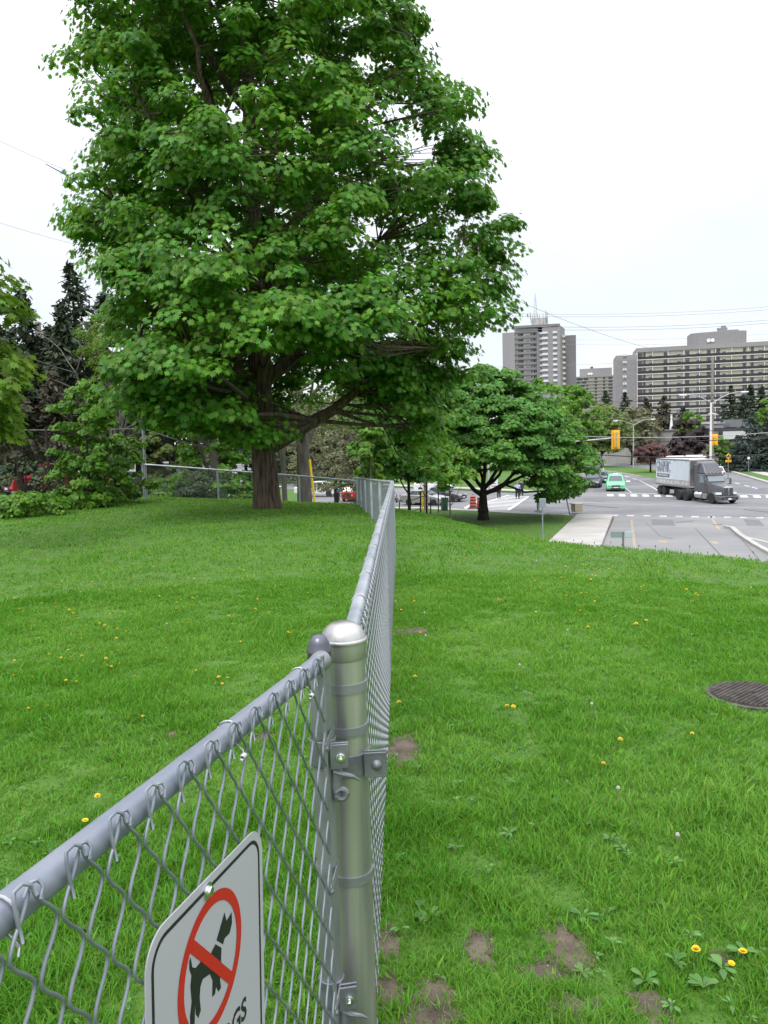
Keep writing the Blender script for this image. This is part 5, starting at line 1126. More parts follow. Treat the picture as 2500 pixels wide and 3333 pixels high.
g=G(790,1600); car('pale car beyond the orange barrel left of the big trunk','car','sedan',ps,(g[0]-2.5,g[1]+5,0),hd(.94,-.3),'silver_car')
for (px,py,Yc,st,pt_,rz_,lab,nm) in [(190,1560,44,'pickup',pr_,hd(-.75,-.66),'red pickup truck parked behind the brush at left','red_pickup'),(520,1560,41,'suv',ps,hd(-.7,-.7),'silver van behind the far fence by the shrub','silver_van'),(60,1560,46,'suv',pk,hd(-.6,-.8),'dark blue car at the far left behind the brush','blue_car'),(330,1560,50,'sedan',pw,hd(-.7,-.7),'white car behind the light green shrub','white_car')]:
    p=P(px,py,Yc); car(lab,'car' if st!='pickup' else 'pickup truck',st,pt_,(p[0],Yc,3.68),rz_,nm)
for (px,py,st,pt_,lab,dvv) in [(1985,1484,'suv',mat('maroon',(.10,.03,.03),.3),'maroon car parked beyond the median behind the signal',(1,-.1)),(2035,1490,'sedan',pk,'black car parked by the street tree trunk',(1,-.1)),(2365,1500,'suv',pk,'dark car parked under the small bright tree',(1,-.2)),(1925,1500,'sedan',ps,'pale car far up the road beyond the round maple',(.4,-.9)),(2060,1462,'pickup',pw,'white truck parked up by the retaining wall',(1,0))]:
    g=G(px,py); car(lab,'car','%s'%st,pt_,(g[0],g[1],0),hd(*dvv),'distant_car')
g=G(2370,1560); car('white and red police style estate following behind the truck','car','suv',pw,(g[0]-1.2,g[1]+1.5,0),hd(.2,.97),'white_car')
M['busb']=mat('bus blue',(.02,.10,.5),.4); M['busg']=mat('bus green',(.02,.2,.12),.4)
def bus(label,px,py,Yb_,L,m,rz,nm='bus'):
    p=P(px,1500,Yb_); t=thing(nm,label,'bus',(p[0],Yb_,0),rz); mb=MB(); mb.box(-1.27,1.27,-L/2,L/2,.35,3.1); mb.build('body',M['white'],t,bevel=.12)
    mb=MB(); mb.box(-1.0,1.0,-L*.38,-L*.1,3.1,3.35); mb.build('roof_unit',M['white'],t,bevel=.05)
    for s_ in (-1,1):
        for k in range(5): mb=MB(); mb.box(s_*1.275-.01,s_*1.275+.01,-L/2+.5+k*L/5.3,-L/2+.3+(k+.9)*L/5.3,1.35,2.5); mb.build('window',M['carglass'],t)
        mb=MB(); mb.box(s_*1.28-.012,s_*1.28+.012,-L*.36,-L*.30,.4,3.05,0); mb.box(s_*1.28-.012,s_*1.28+.012,-L*.28,-L*.24,.4,3.05,1); mb.build('stripe',[M['busb'],M['busg']],t)
        for yy in (-L*.3,L*.33): wheel(t,s_*1.15,yy,.48,.28)
    mb=MB(); mb.box(-1.1,1.1,L/2-.02,L/2+.012,1.2,2.8); mb.build('windscreen',M['carglass'],t)
    mb=MB(); mb.box(.5,.8,-L/2-.012,-L/2+.02,.5,2.95,0); mb.box(.9,1.1,-L/2-.012,-L/2+.02,.5,2.95,1); mb.build('stripe',[M['busb'],M['busg']],t)
    mb=MB(); mb.box(-1.1,.3,-L/2-.012,-L/2+.02,1.2,2.1); mb.build('rear_window',M['carglass'],t)
    return t
bus('white transit bus with blue and green stripes driving away behind the trailer',2202,1500,98,9,None,hd(.42,.91))
bus('shorter white bus between the trailer and the wooden pole',2262,1500,99,7,None,hd(.42,.91))
# the lorry
S=.90
trk=thing('semi_truck','dark grey tractor with a short white sided box trailer turning through the junction','truck',(0,0,0))
def lorry():
    dT=np.array([.045,-.999]); rz=hd(*dT); fr=np.array([28.45,71.3])
    T=link('trailer',None,trk); rt=np.array([dT[1],-dT[0]])      # right side direction (driver's right)
    c=fr-rt*1.3*S; T.location=(c[0],c[1],0); T.rotation_euler=(0,0,rz); T.scale=(S,)*3
    L=8.6
    mb=MB(); mb.box(-1.3,1.3,-L,0,1.15,4.05); mb.build('trailer_box',M['tside'],T,bevel=.02)
    mb=MB(); mb.box(-1.22,1.22,0,.02,1.3,3.95); mb.build('front_wall',M['tfront'],T)
    for s_ in (-1,1):
        mb=MB(); mb.box(s_*1.30-.012,s_*1.30+.022,-L+.12,-.12,1.85,3.9); mb.build('side_sheet',M['tw'],T)
        mb=MB(); mb.box(s_*1.30-.02,s_*1.30+.03,-L,-.0,1.1,1.28); mb.build('side_rail',M['galv_d'],T)
        mb=MB(); mb.box(s_*1.30-.02,s_*1.30+.03,-L,0,3.93,4.06); mb.build('top_rail',M['galv_d'],T)
        mb=MB(); 
        for k in range(9): mb.box(s_*1.3-.02,s_*1.3+.035,-L+.4+k*.95,-L+.52+k*.95,1.45,1.62)
        mb.build('reflector_strip',M['white'],T)
        for yy in (-L+.75,-L+1.95):
            for dx in (0,.30): wheel(T,s_*(1.12-dx),yy,.50,.26)
        mb=MB(); mb.box(s_*.9-.05,s_*.9+.05,-2.6,-2.45,.35,1.15); mb.box(s_*.9-.15,s_*.9+.15,-2.65,-2.4,.28,.36); mb.build('landing_leg',M['tdk'],T)
    mb=MB(); mb.box(-.5,.5,-L+.1,-L+2.6,.6,1.12); mb.box(-.12,.12,-L,-1,.85,1.12); mb.build('chassis',M['tdk'],T)
    mb=MB(); mb.box(-1.2,1.2,-L-.05,-L-.0,.55,.68); mb.build('rear_bumper',M['tdk'],T)
    g_=text_mesh('logo','GRAPHIC',1.0,mat('logo outline',(.05,.05,.07),.6),T,(1.335,-L+2.15,3.12),(R(90),0,R(90)),sx=.90,outline=.014)
    for v in g_.data.vertices: v.co.y*=1.75
    mb=MB(); mb.box(1.325,1.335,-L+.45,-L+3.75,2.02,2.40); mb.build('company_strip',mat('strip',(.06,.06,.08),.6),T)
    text_mesh('company_lettering','TRANSPORTATION SERVICES INC.',.30,M['tw'],T,(1.338,-L+2.1,2.21),(R(90),0,R(90)),sx=.62,extrude=.001,bold=.008)
    for k,x_ in enumerate((-L+1.9,-L+2.75,-L+5.,-L+7.9)): mb=MB(); mb.box(1.322,1.332,x_,x_+.1,3.78,3.9); mb.build('marker',M['black'],T)
    # tractor
    dC=np.array([.17,-.985]); dC/=np.linalg.norm(dC); C=link('tractor',None,trk); rc_=np.array([dC[1],-dC[0]])
    fa=np.array([28.2,65.6])-rc_*1.0*S; C.location=(fa[0],fa[1],0); C.rotation_euler=(0,0,hd(*dC)); C.scale=(S,)*3
    # origin at the front axle; y forward
    mb=MB(); mb.box(-.45,.45,-6.2,.6,.75,1.05); mb.build('chassis',M['tdk'],C)
    def loft(secs,name,m,bev=.04):
        mb=MB(); n=len(secs[0]); V=[p for s__ in secs for p in s__]; Fc=[tuple(range(n))[::-1],tuple(range((len(secs)-1)*n,len(secs)*n))]
        for i in range(len(secs)-1):
            for j in range(n): Fc.append((i*n+j,i*n+(j+1)%n,(i+1)*n+(j+1)%n,(i+1)*n+j))
        mb.add(V,Fc); return mb.build(name,m,C,bevel=bev)
    def sec(y,w0,w1,z0,z1,dy=0): return [(-w0,y,z0),(w0,y,z0),(w0,y+dy*.5,(z0+z1)/2),(w1,y+dy,z1-.1),(w1*.85,y+dy,z1),(-w1*.85,y+dy,z1),(-w1,y+dy,z1-.1),(-w0,y+dy*.5,(z0+z1)/2)]
    loft([sec(-3.0,1.08,1.06,.95,3.75),sec(-2.4,1.10,1.08,.95,3.85)],'sleeper',M['tgrey'])
    loft([sec(-2.5,1.12,1.08,.95,2.85),sec(-1.35,1.10,1.0,.95,2.80),sec(-.95,1.02,.86,1.0,2.05)],'cab',M['tgrey'])
    # roof fairing swept back
    mb=MB(); mb.hexa([(-1.06,-2.95,2.8),(1.06,-2.95,2.8),(.95,-1.3,2.78),(-.95,-1.3,2.78),(-.98,-2.9,3.98),(.98,-2.9,3.98),(.80,-2.05,3.86),(-.80,-2.05,3.86)]); mb.build('roof_fairing',M['tgrey'],C,bevel=.12,bseg=3)
    mb=MB(); mb.hexa([(-1.0,-1.5,2.72),(1.0,-1.5,2.72),(1.02,-1.05,2.66),(-1.02,-1.05,2.66),(-.98,-1.5,2.80),(.98,-1.5,2.80),(1.0,-1.05,2.71),(-1.0,-1.05,2.71)]); mb.build('sun_visor',M['tgrey'],C,bevel=.01)
    # hood
    def hs_(y,w0,w1,z0,z1): return [(-w0,y,z0),(w0,y,z0),(w0,y,z0+(z1-z0)*.6),(w1,y,z1-.08),(w1*.6,y,z1),(-w1*.6,y,z1),(-w1,y,z1-.08),(-w0,y,z0+(z1-z0)*.6)]
    loft([hs_(-1.1,.98,.86,1.0,2.02),hs_(-.2,.80,.70,.8,1.92),hs_(.65,.58,.50,.72,1.72),hs_(.98,.50,.44,.72,1.60)],'hood',M['tgrey'],.05)
    for s_ in (-1,1):
        # arched mudguard
        mb=MB(); V=[]; na=11
        for k in range(na):
            a=R(14+160*k/(na-1)); yy=math.cos(a)*.64; zz=.52+math.sin(a)*.62; yy=yy*1.12
            V+=[(s_*.62,yy,zz+.02),(s_*1.17,yy,zz-.03),(s_*1.17,yy*.93,zz-.10),(s_*.62,yy*.93,zz-.05)]
        Fc=[]
        for k in range(na-1):
            b=k*4; Fc+=[(b,b+1,b+5,b+4),(b+1,b+2,b+6,b+5),(b+2,b+3,b+7,b+6),(b+3,b,b+4,b+7)]
        Fc+=[(0,1,2,3),tuple((na-1)*4+q for q in (3,2,1,0))]
        mb.add(V,Fc,0,True); mb.build('front_wing',M['tgrey'],C)
        mb=MB(); mb.hexa([(s_*.60,.72,.88),(s_*1.12,.58,.88),(s_*1.10,.70,.88),(s_*.60,.86,.88),(s_*.60,.66,1.14),(s_*1.10,.50,1.10),(s_*1.08,.60,1.10),(s_*.60,.78,1.12)]); mb.build('headlight',M['hl'],C,bevel=.03)
        mb=MB(); mb.box(s_*1.34-.10,s_*1.34+.10,-.80,-.68,1.75,2.35); mb.build('wing_mirror',M['tgrey'],C,bevel=.04)
        mb=MB(); mb.tube([(s_*1.05,-.95,2.3),(s_*1.3,-.78,2.3)],.03,6); mb.tube([(s_*1.05,-.95,1.8),(s_*1.3,-.78,1.8)],.03,6); mb.build('mirror_arm',M['tdk'],C)
        mb=MB(); mb.add([(s_*1.095,-2.0,1.95),(s_*1.085,-1.25,1.95),(s_*1.02,-1.45,2.62),(s_*1.055,-2.0,2.62)],[(0,1,2,3)] ); o=mb.build('side_window',M['truckglass'],C); o.location=(s_*.045,0,0)
        mb=MB(); mb.tube([(s_*.92,-2.75,.72),(s_*.92,-1.55,.72)],.33,18); 
        mb.torus((s_*.92,-2.5,.72),.335,.015,axis=1,n=18,k=4); mb.torus((s_*.92,-1.8,.72),.335,.015,axis=1,n=18,k=4); mb.build('fuel_tank',M['chrome'],C)
        mb=MB(); mb.box(s_*.93-.24,s_*.93+.24,-1.5,-.85,.42,.92); mb.build('step_box',M['galv'],C,bevel=.02)
        wheel(C,s_*1.03,0,.54,.30)
        for yy in (-4.35,-5.65):
            for dx in (0,.32): wheel(C,s_*(1.08-dx),yy,.52,.27)
        mb=MB(); mb.box(s_*.95-.28,s_*.95+.28,-6.4,-6.36,.35,1.1); mb.build('mud_flap',M['tdk'],C)
    mb=MB(); mb.add([(-.84,-1.18,2.08),(.84,-1.18,2.08),(.88,-1.42,2.66),(-.88,-1.42,2.66)],[(0,1,2,3)]); o=mb.build('windscreen',M['truckglass'],C); o.location=(0,.27,0)
    mb=MB(); mb.box(-.42,.42,.94,1.02,.78,1.52); mb.build('grille',mat('grille mesh',(.10,.10,.11),.4,.6),C,bevel=.02)
    mb=MB(); mb.box(-.46,.46,.95,1.03,1.52,1.60); mb.box(-.03,.03,1.0,1.04,.8,1.6); mb.box(-.30,.30,.6,.98,1.60,1.66); mb.build('grille_surround',M['chrome'],C,bevel=.02)
    mb=MB(); mb.hexa([(-1.18,.60,.36),(1.18,.60,.36),(.9,1.15,.36),(-.9,1.15,.36),(-1.2,.60,.76),(1.2,.60,.76),(.92,1.18,.76),(-.92,1.18,.76)]); bp=mb.build('bumper',M['tgrey'],C,bevel=.05)
    mb=MB(); mb.box(-.45,.45,1.165,1.19,.60,.70); mb.box(-.85,-.6,1.1,1.19,.48,.60); mb.box(.6,.85,1.1,1.19,.48,.60); mb.build('bumper_slot',M['black'],bp)
    mb=MB(); mb.box(-.16,.16,1.18,1.20,.42,.58); mb.build('licence_plate',M['white'],bp)
    for k in range(5): mb=MB(); mb.box(-.8+k*.4-.05,-.8+k*.4+.05,-1.45,-1.32,2.80,2.86); mb.build('roof_marker',M['orangel'],C)
lorry()
# ------------------------------------------------------------------ poles, lamps, signals
def pole(name,label,cat,px,Yp,zb,ztop,r0,r1,m,lean=(0,0)):
    p=P(px,1500,Yp); t=thing(name,label,cat,(p[0],Yp,zb)); mb=MB(); H=ztop-zb; mb.tube([(0,0,-.3),(lean[0]*.5,lean[1]*.5,H/2),(lean[0],lean[1],H)],[r0,(r0+r1)/2,r1],12); mb.build('pole',m,t); return t
def xloc(px,Yp,t): return XY(px,Yp)-t.location[0]
wp=pole('utility_pole','tall weathered wooden utility pole behind the truck','utility pole',2317,105,0,Zof(2310,1162,105),.24,.16,M['wood'])
H_=Zof(2310,1162,105)
for zz,w_ in ((Zof(2310,1283,105),4.6),):
    mb=MB(); mb.box(-w_*.9,w_,-.3,-.18,zz-.06,zz+.06); ca=mb.build('crossarm',M['galv_d'],wp)
    for q in (-4.,-2.8,-1.6,1.8,3.0,4.3): mb=MB(); mb.tube([(q,-.24,zz+.06),(q,-.24,zz+.5)],.05,6); mb.build('insulator',M['bconc'],ca)
mb=MB(); mb.box(-.5,.5,-.3,-.18,Zof(2310,1290,105)-.5,Zof(2310,1290,105)-.4); mb.build('crossarm',M['galv_d'],wp)
mb=MB(); mb.tube([(-.32,-.2,Zof(2310,1400,105)),(-.32,-.2,H_*.62)],.06,6); mb.build('riser_pipe',M['galv_d'],wp)
def cobra(t,H,L,s_,rise,m=M['lampm'],pr=.05,y=0):
    mb=MB(); pts=[(0,y,H-.1)]+[(s_*L*f,y,H-.1+rise*math.sin(min(1,f*1.15)*math.pi/2)) for f in (.15,.35,.6,.85,1)]; mb.tube(pts,pr,6); a=mb.build('lamp_arm',m,t)
    mb=MB(); e=pts[-1]; mb.hexa([(e[0]-s_*.1,y-.14,e[2]-.10),(e[0]+s_*.75,y-.10,e[2]-.06),(e[0]+s_*.75,y+.10,e[2]-.06),(e[0]-s_*.1,y+.14,e[2]-.10),(e[0]-s_*.1,y-.09,e[2]+.08),(e[0]+s_*.75,y-.05,e[2]+.05),(e[0]+s_*.75,y+.05,e[2]+.05),(e[0]-s_*.1,y+.09,e[2]+.08)]); mb.build('lamp_head',M['white'],a,bevel=.03)
Yp=90.; zt=Zof(2307,1311,Yp); lp=pole('street_lamp','pale steel double armed street lamp carrying the lit traffic signal','street lamp',2313,Yp,0,zt,.14,.10,M['white'])
cobra(lp,zt-.1,3.6,1,1.35); cobra(lp,zt+.1,3.0,-1,1.0)
mb=MB(); mb.box(-.25,.6,-.12,.12,Zof(2307,1346,Yp)-.06,Zof(2307,1346,Yp)+.05); mb.build('camera_arm',M['white'],lp)
def signal(label,px,py,Yp,face,w_=.62,h_=1.25,scale=1.,green=True,back=True):
    p=P(px,py,Yp); t=thing('traffic_signal',label,'traffic light',(p[0],p[1],p[2])); s_=scale
    f=-1 if face else 1   # front side towards -y
    mb=MB(); mb.box(-w_/2*s_,w_/2*s_,-.02,.02,-h_/2*s_,h_/2*s_); bb_=mb.build('backboard',M['yellow'],t,bevel=.02)
    mb=MB(); mb.box(-.17*s_,.17*s_,(.02 if f<0 else -.22),(.22 if f<0 else -.02),-h_*.43*s_,h_*.43*s_); mb.build('housing',M['yellow'],t,bevel=.04)
    for k,zz in enumerate((.31,0,-.31)):
        c='off' if not(k==2 and green) else 'on'; rr5=.17 if k==0 else .14
        mb=MB(); mb.lathe([(.001,0),(rr5*s_,0.0)],(0,f*.045,zz*s_),16,axis=1); mb.build('lens',LENS[(k,c)],t)
        mb=MB(); mb.lathe([(rr5*1.12*s_,0),(rr5*1.2*s_,f*.22*s_)],(0,f*.03,zz*s_),16,axis=1); mb.build('visor',M['yellow'],t)
    return t
LENS={(0,'off'):mat('red lens off',(.10,.01,.01),.3),(1,'off'):mat('amber lens off',(.12,.05,.01),.3),(2,'off'):mat('green lens off',(.01,.08,.05),.3),(2,'on'):mat('green lens lit',(.55,1,.80),.3,emit=1.2)}
signal('yellow traffic signal showing green on the pale lamp pole','x' and 2327,1431,88,True,w_=.70,h_=1.28,scale=1.)
s2=signal('back of the yellow traffic signal hanging over the road at the mast arm end',2004,1431,62,False,w_=.66,h_=1.45,scale=1.05,green=False)
for k in (-1,1):
    mb=MB(); mb.torus((0,-.20,k*.43),.13,.03,axis=1,n=16,k=5); mb.build('rear_boss',M['yellow'],s2)
mb=MB(); mb.box(-.03,.03,-.27,-.22,-.58,.58); mb.build('mounting_bar',M['galv'],s2)
ms=thing('signal_mast','grey steel signal pole with a long mast arm standing behind the round maple','signal pole',(XY(1749,62.6),62.6,.12))
ez=float(P(2004,1425,62)[2])-.12; ex_=XY(2004,62)-XY(1749,62.6)
mb=MB(); mb.tube([(0,0,0),(0,0,6.2)],[.13,.10],10); mb.box(-.28,.28,-.28,.28,-.05,.08); mb.build('pole',M['lampm'],ms)
mb=MB(); mb.tube([(0,0,5.0),(ex_*.3,-.2,5.5),(ex_*.7,-.4,ez-.12),(ex_,-.5,ez)],[.09,.08,.06,.05],8); mb.build('mast_arm',M['galv'],ms)
p=P(1592,1606,86); sp=thing('signal_pole','thin grey pole with the small orange signal across the street','signal pole',(p[0],p[1],.1)); mb=MB(); mb.tube([(0,0,0),(0,0,Zof(1592,1515,86))],.10,8); mb.build('pole',M['lampm'],sp)
signal('small yellow traffic signal seen through the fork of the round maple',1568,1552,85.5,False,w_=.42,h_=.75,scale=.75,green=False)
p=P(1608,1572,88); tt=thing('notice_board','small white sign board across the street behind the walkers','sign',(p[0],p[1],.1)); mb=MB(); mb.box(-.45,.45,-.04,.04,.3,1.6); mb.build('board',M['white'],tt,bevel=.02); mb=MB(); 
for k in range(3): mb.box(-.32,.3-.1*k,-.05,-.041,.6+k*.3,.7+k*.3)
mb.build('print',mat('sign brown print',(.3,.12,.08),.8),tt)
# median lamp and others
Ym_=142; zt=Zof(2062,1383,Ym_); ml=pole('street_lamp','grey double armed street lamp standing on the grassed median','street lamp',2062,Ym_,.15,zt,.16,.10,M['lampm']); cobra(ml,zt-.1,3.3,1,1.0); cobra(ml,zt-.1,3.0,-1,.9)
Y3=120; zt=Zof(1875,1392,Y3); l3=pole('street_lamp','single armed street lamp peeking over the round maple','street lamp',1872,Y3,0,zt,.14,.09,M['lampm']); cobra(l3,zt-.1,1.5,1,.7)
# roadside signs
def post_sign(label,px,pyc,Yp,zb,w_,h_,m,mp_,pr=.03,name='road_sign',diamond=False,rz=0.,text=None,back=None,poletop=None):
    p=P(px,pyc,Yp); t=thing(name,label,'sign',(p[0],p[1],zb),rz); zc=p[2]-zb; mb=MB(); mb.tube([(0,.03,-.4),(0,.03,zc+h_/2 if poletop is None else poletop-zb)],pr,8); mb.build('post',mp_,t)
    mb=MB()
    if diamond: mb.prism([(0,zc+h_*.7),(w_*.7,zc),(0,zc-h_*.7),(-w_*.7,zc)],-.03,-.01,1)
    else: mb.box(-w_/2,w_/2,-.03,-.008,zc-h_/2,zc+h_/2)
    mb.build('sign_plate',m,t,bevel=.012); return t,zc
post_sign('plain grey back of a road sign on a thin post beyond the crest',1766,1637,33,0,.285,.39,M['signback'],M['signback'],.028)
t,zc=post_sign('small pale blue two bladed sign on a perforated post beyond the crest',2030,1741,25,.1,.26,.21,mat('pale blue plate',(.45,.53,.56),.6,0),M['galv_d'],.035,rz=.1)
mb=MB(); mb.hexa([(-.04,.0,zc-.09),(-.38,.12,zc-.09),(-.38,.14,zc-.09),(-.04,.02,zc-.09),(-.04,.0,zc+.11),(-.38,.12,zc+.11),(-.38,.14,zc+.11),(-.04,.02,zc+.11)]); mb.build('sign_plate',mat('dull blue plate',(.27,.32,.35),.6,0),t)
t.children[1].location=(.17,0,0)
t,zc=post_sign('yellow diamond pedestrian warning sign on the right boulevard',2371,1485,102,.15,.62,.62,M['yellow'],M['galv_d'],.05,diamond=True,name='pedestrian_sign')
mb=MB(); y=-.045; mb.lathe([(.001,0),(.055,0)],(.02,y,zc+.22),10,axis=1)
for q in ([(-.05,.16),(.07,.16),(.06,-.02),(-.06,-.02)],[(-.05,0),(.02,0),(-.1,-.24),(-.16,-.22)],[(-.02,0),(.06,0),(.15,-.24),(.08,-.25)],[(-.04,.14),(-.15,-.0),(-.12,-.02),(-.02,.1)],[(.05,.14),(.16,.03),(.14,.0),(.04,.08)]): mb.add([(a,y,zc+b) for a,b in q],[(0,1,2,3)])
mb.build('walking_figure',M['black'],t)
mb=MB(); mb.box(-.40,.40,-.03,-.01,zc-.78,zc-.50); mb.build('lower_plate',M['yellow'],t)
mb=MB(); mb.box(-.28,.28,-.035,-.031,zc-.67,zc-.62); mb.build('plate_print',M['black'],t)
post_sign('small white sign on a thin post on the right lawn',2437,1491,104,.15,.34,.32,M['white'],M['galv_d'],.05)
post_sign('grey sign back on the nose of the median',2011,1495,136,.15,.62,.70,M['signback'],M['galv_d'],.05)
post_sign('dark keep right sign post at the tip of the median',1962,1490,142,.15,.3,.7,M['signback'],M['galv_d'],.05)
p=P(1856,1676,59.8); lt=thing('leaning_post','thin grey post leaning over beside the waste bin','post',(p[0],p[1],.12)); mb=MB(); mb.tube([(0,0,-.2),(-.5,0,2.2)],.05,8); mb.build('post',M['galv_d'],lt)
# waste bin
g=G(1870,1672); bn=thing('waste_bin','beige slatted waste bin at the corner of the concrete walk','waste bin',(g[0]+.2,g[1],.16),.3,scale=.62)
mb=MB(); mb.box(-.52,.52,-.42,.42,0,.95,taper=(1.12,1.12)); mb.build('liner',M['tdk'],bn)
mb=MB()
for k in range(6):
    for s_ in (-1,1): mb.hexa([(-.52+k*.178,s_*.43,0),(-.52+k*.178+.15,s_*.43,0),(-.52+k*.178+.15,s_*.46,0),(-.52+k*.178,s_*.46,0),(-.58+k*.199,s_*.49,1.0),(-.58+k*.199+.17,s_*.49,1.0),(-.58+k*.199+.17,s_*.52,1.0),(-.58+k*.199,s_*.52,1.0)]); 
    if k<5:
        for s_ in (-1,1): mb.box(s_*.58-.02,s_*.58+.02,-.42+k*.17,-.28+k*.17,0,1.0)
mb.build('boards',M['binw'],bn); mb=MB(); mb.box(-.64,.64,-.54,.54,.98,1.08); mb.build('rim',M['binw'],bn,bevel=.02)
# construction barrels
def barrel():
    t=thing('traffic_barrel','orange and black banded construction barrel','traffic barrel'); mb=MB()
    zz=[0,.12,.24,.36,.48,.60,.72,.84,.96]; 
    for k in range(8):
        r0,r1=.30-.012*k,.30-.012*(k+1); mb.lathe([(r0,zz[k]),(r1,zz[k+1]-.015),(r1-.012,zz[k+1])],sides=16,m=k%2)
    mb.lathe([(.19,.95),(.10,1.0),(.001,1.01)],sides=16,m=0); mb.build('drum',[M['orange'],mat('dark band',(.06,.03,.03),.5)],t)
    mb=MB(); mb.lathe([(.44,0),(.42,.07),(.3,.08)],sides=16); mb.build('rubber_base',M['rubber'],t)
    mb=MB(); mb.torus((0,0,1.03),.09,.02,axis=1,n=10,k=5,arc=math.pi); mb.build('handle',M['rubber'],t); return t
b0=barrel(); gb_='construction barrels along the kerb'
for k,(px,py,lab) in enumerate([(1540,1655,'orange construction barrel left of the round maple trunk by the zebra crossing'),(1563,1660,'orange construction barrel half hidden by the round maple trunk'),(1362,1642,'orange construction barrel in front of the silver sedan door'),(1403,1644,'orange construction barrel before the silver sedan front wheel'),(765,1572,'orange construction barrel far off left of the big trunk')]):
    o=b0 if k==0 else copy_tree(b0); g=G(px,py); place(o,(g[0],g[1],.0),k,lab,gb_,1.12)
# utility box, rails, guards, kerb side poles
g=G(1447,1666); ub=thing('utility_box','dark green utility cabinet on the low lawn','utility box',(g[0],g[1],.12),.25,scale=.62); mb=MB(); mb.box(-.38,.38,-.38,.38,0,1.75); mb.build('cabinet',M['teal'],ub,bevel=.03); mb=MB(); mb.box(-.42,.42,-.42,.42,1.75,1.84); mb.build('lid',mat('box lid',(.3,.33,.31),.5),ub,bevel=.02); mb=MB(); mb.box(-.2,.2,-.395,-.378,.3,1.1); mb.build('door',M['teal'],ub)
hr=thing('handrail','black metal handrail stepping down the bank by the kerb','handrail',(0,0,0)); pts=[]
for px,p0,p1,Yh in ((1300,1630,1662,64),(1336,1622,1668,60),(1369,1598,1672,56),(1402,1622,1672,60),(1427,1592,1660,63)):
    a=P(px,p0,Yh); b=P(px,p1+8,Yh); mb=MB(); mb.tube([tuple(b),tuple(a)],.05 if px!=1369 else .06,6); mb.build('post',M['black'],hr)
mb=MB(); mb.tube([tuple(P(1290,1631,64)),tuple(P(1312,1631,63.5))],.03,5); mb.tube([tuple(P(1336,1630,60)),tuple(P(1369,1618,57)),tuple(P(1427,1601,63))],.03,5); mb.tube([tuple(P(1340,1666,60)),tuple(P(1366,1655,57))],.03,5); mb.build('rail',M['black'],hr)
def guard(label,px0,py0,px1,py1,Yg):
    a=P(px0,py0,Yg); b=P(px1,py1,Yg); t=thing('guy_wire_guard',label,'guy guard',tuple(b)); mb=MB(); mb.tube([(0,0,-.2),tuple(a-b)],.065,8); mb.build('yellow_sleeve',M['yguard'],t); mb=MB(); mb.tube([tuple(a-b),tuple((a-b)*3.2)],.012,4); mb.build('guy_wire',M['galv_d'],t)
guard('yellow guy wire guard leaning right, left of the big trunk',750,1470,722,1575,36); guard('yellow guy wire guard beside the bare trunked maple',1008,1495,1025,1632,42)
guard('yellow guy wire guard by the pole at the kerb',1375,1602,1375,1662,66.5)
u1=pole('utility_pole','pale wooden utility pole right of the big maple trunk','utility pole',922,46,.05,13,.17,.13,M['wood'])
u2=pole('utility_pole','greenish wooden pole at the kerb beside the silver sedan','utility pole',1383,67,0,12,.2,.16,M['wood'])
u3=pole('utility_pole','grey pole top standing above the dark conifers at left','utility pole',153,52,3.6,Zof(153,1048,52),.22,.2,M['wood'])
u4=pole('utility_pole','thin far pole above the low building at right',' utility pole'.strip(),2425,200,0,Zof(2425,1326,200),.25,.2,M['wood'])
# overhead wires
def wire(label,a,b,sag,r,m='tdk',n=16):
    a=np.array(a,float); b=np.array(b,float); pts=[a+(b-a)*t-np.array([0,0,sag*4*t*(1-t)]) for t in np.linspace(0,1,n+1)]
    mb=MB(); mb.tube(pts,r,4,cap=False); tag(mb.build('overhead_wire',M[m]),label,'overhead wire','overhead wires across the street')
wires=[(P(1640,1020,88),P(2560,993,104),.5,.016),(P(1640,1028,88),P(2560,1003,104),.5,.016),(P(1655,1061,80),P(2560,1036,100),.5,.02),(P(1655,1070,80),P(2560,1046,100),.5,.02),(P(1655,1101,90),P(2560,1082,100),.5,.012),(P(1655,1114,90),P(2560,1097,100),.6,.012),(P(1650,963,60),P(2310,1168,105),.9,.018),(P(1560,1195,90),P(2310,1165,105),.2,.015)]
labs=['uppermost pair wire crossing above the tower','second wire just beneath the uppermost one','third wire passing the tower roof','fourth wire passing under the tower roof','thin fifth wire crossing the tower face','thin sixth wire crossing the tower face','wire slanting down to the wooden pole from upper left','nearly level wire reaching the wooden pole top from the left']
for (a,b,sg_,r5),lb_ in zip(wires,labs): wire(lb_,a,b,sg_,r5,'galv_d')
low=[(1700,1394,2560,1391,70,.022,'dark cable at the height of the ribbed wall top'),(1800,1415,2560,1403,62,.022,'pale cable just above the hanging signal'),(1820,1428,2560,1418,66,.030,'dark cable level with the hanging signal'),(1900,1476,2560,1472,60,.036,'thick dark cable over the truck'),(1800,1309,2560,1281,100,.025,'cable low across the end wall of the slab block'),(1800,1355,2560,1330,100,.020,'thin cable above the median lamp')]
for px0,p0,px1,p1,Yw_,r5,lb_ in low: wire(lb_,P(px0,p0,Yw_),P(px1,p1,Yw_*.96),.35,r5,'tdk' if 'pale' not in lb_ else 'galv')
for a,b,lb_ in ((P(-40,440,30),P(420,625,42),'upper wire at far left disappearing into the big maple'),(P(-40,712,34),P(420,830,44),'lower wire at far left disappearing into the big maple')): wire(lb_,a,b,.15,.008,'galv_d')
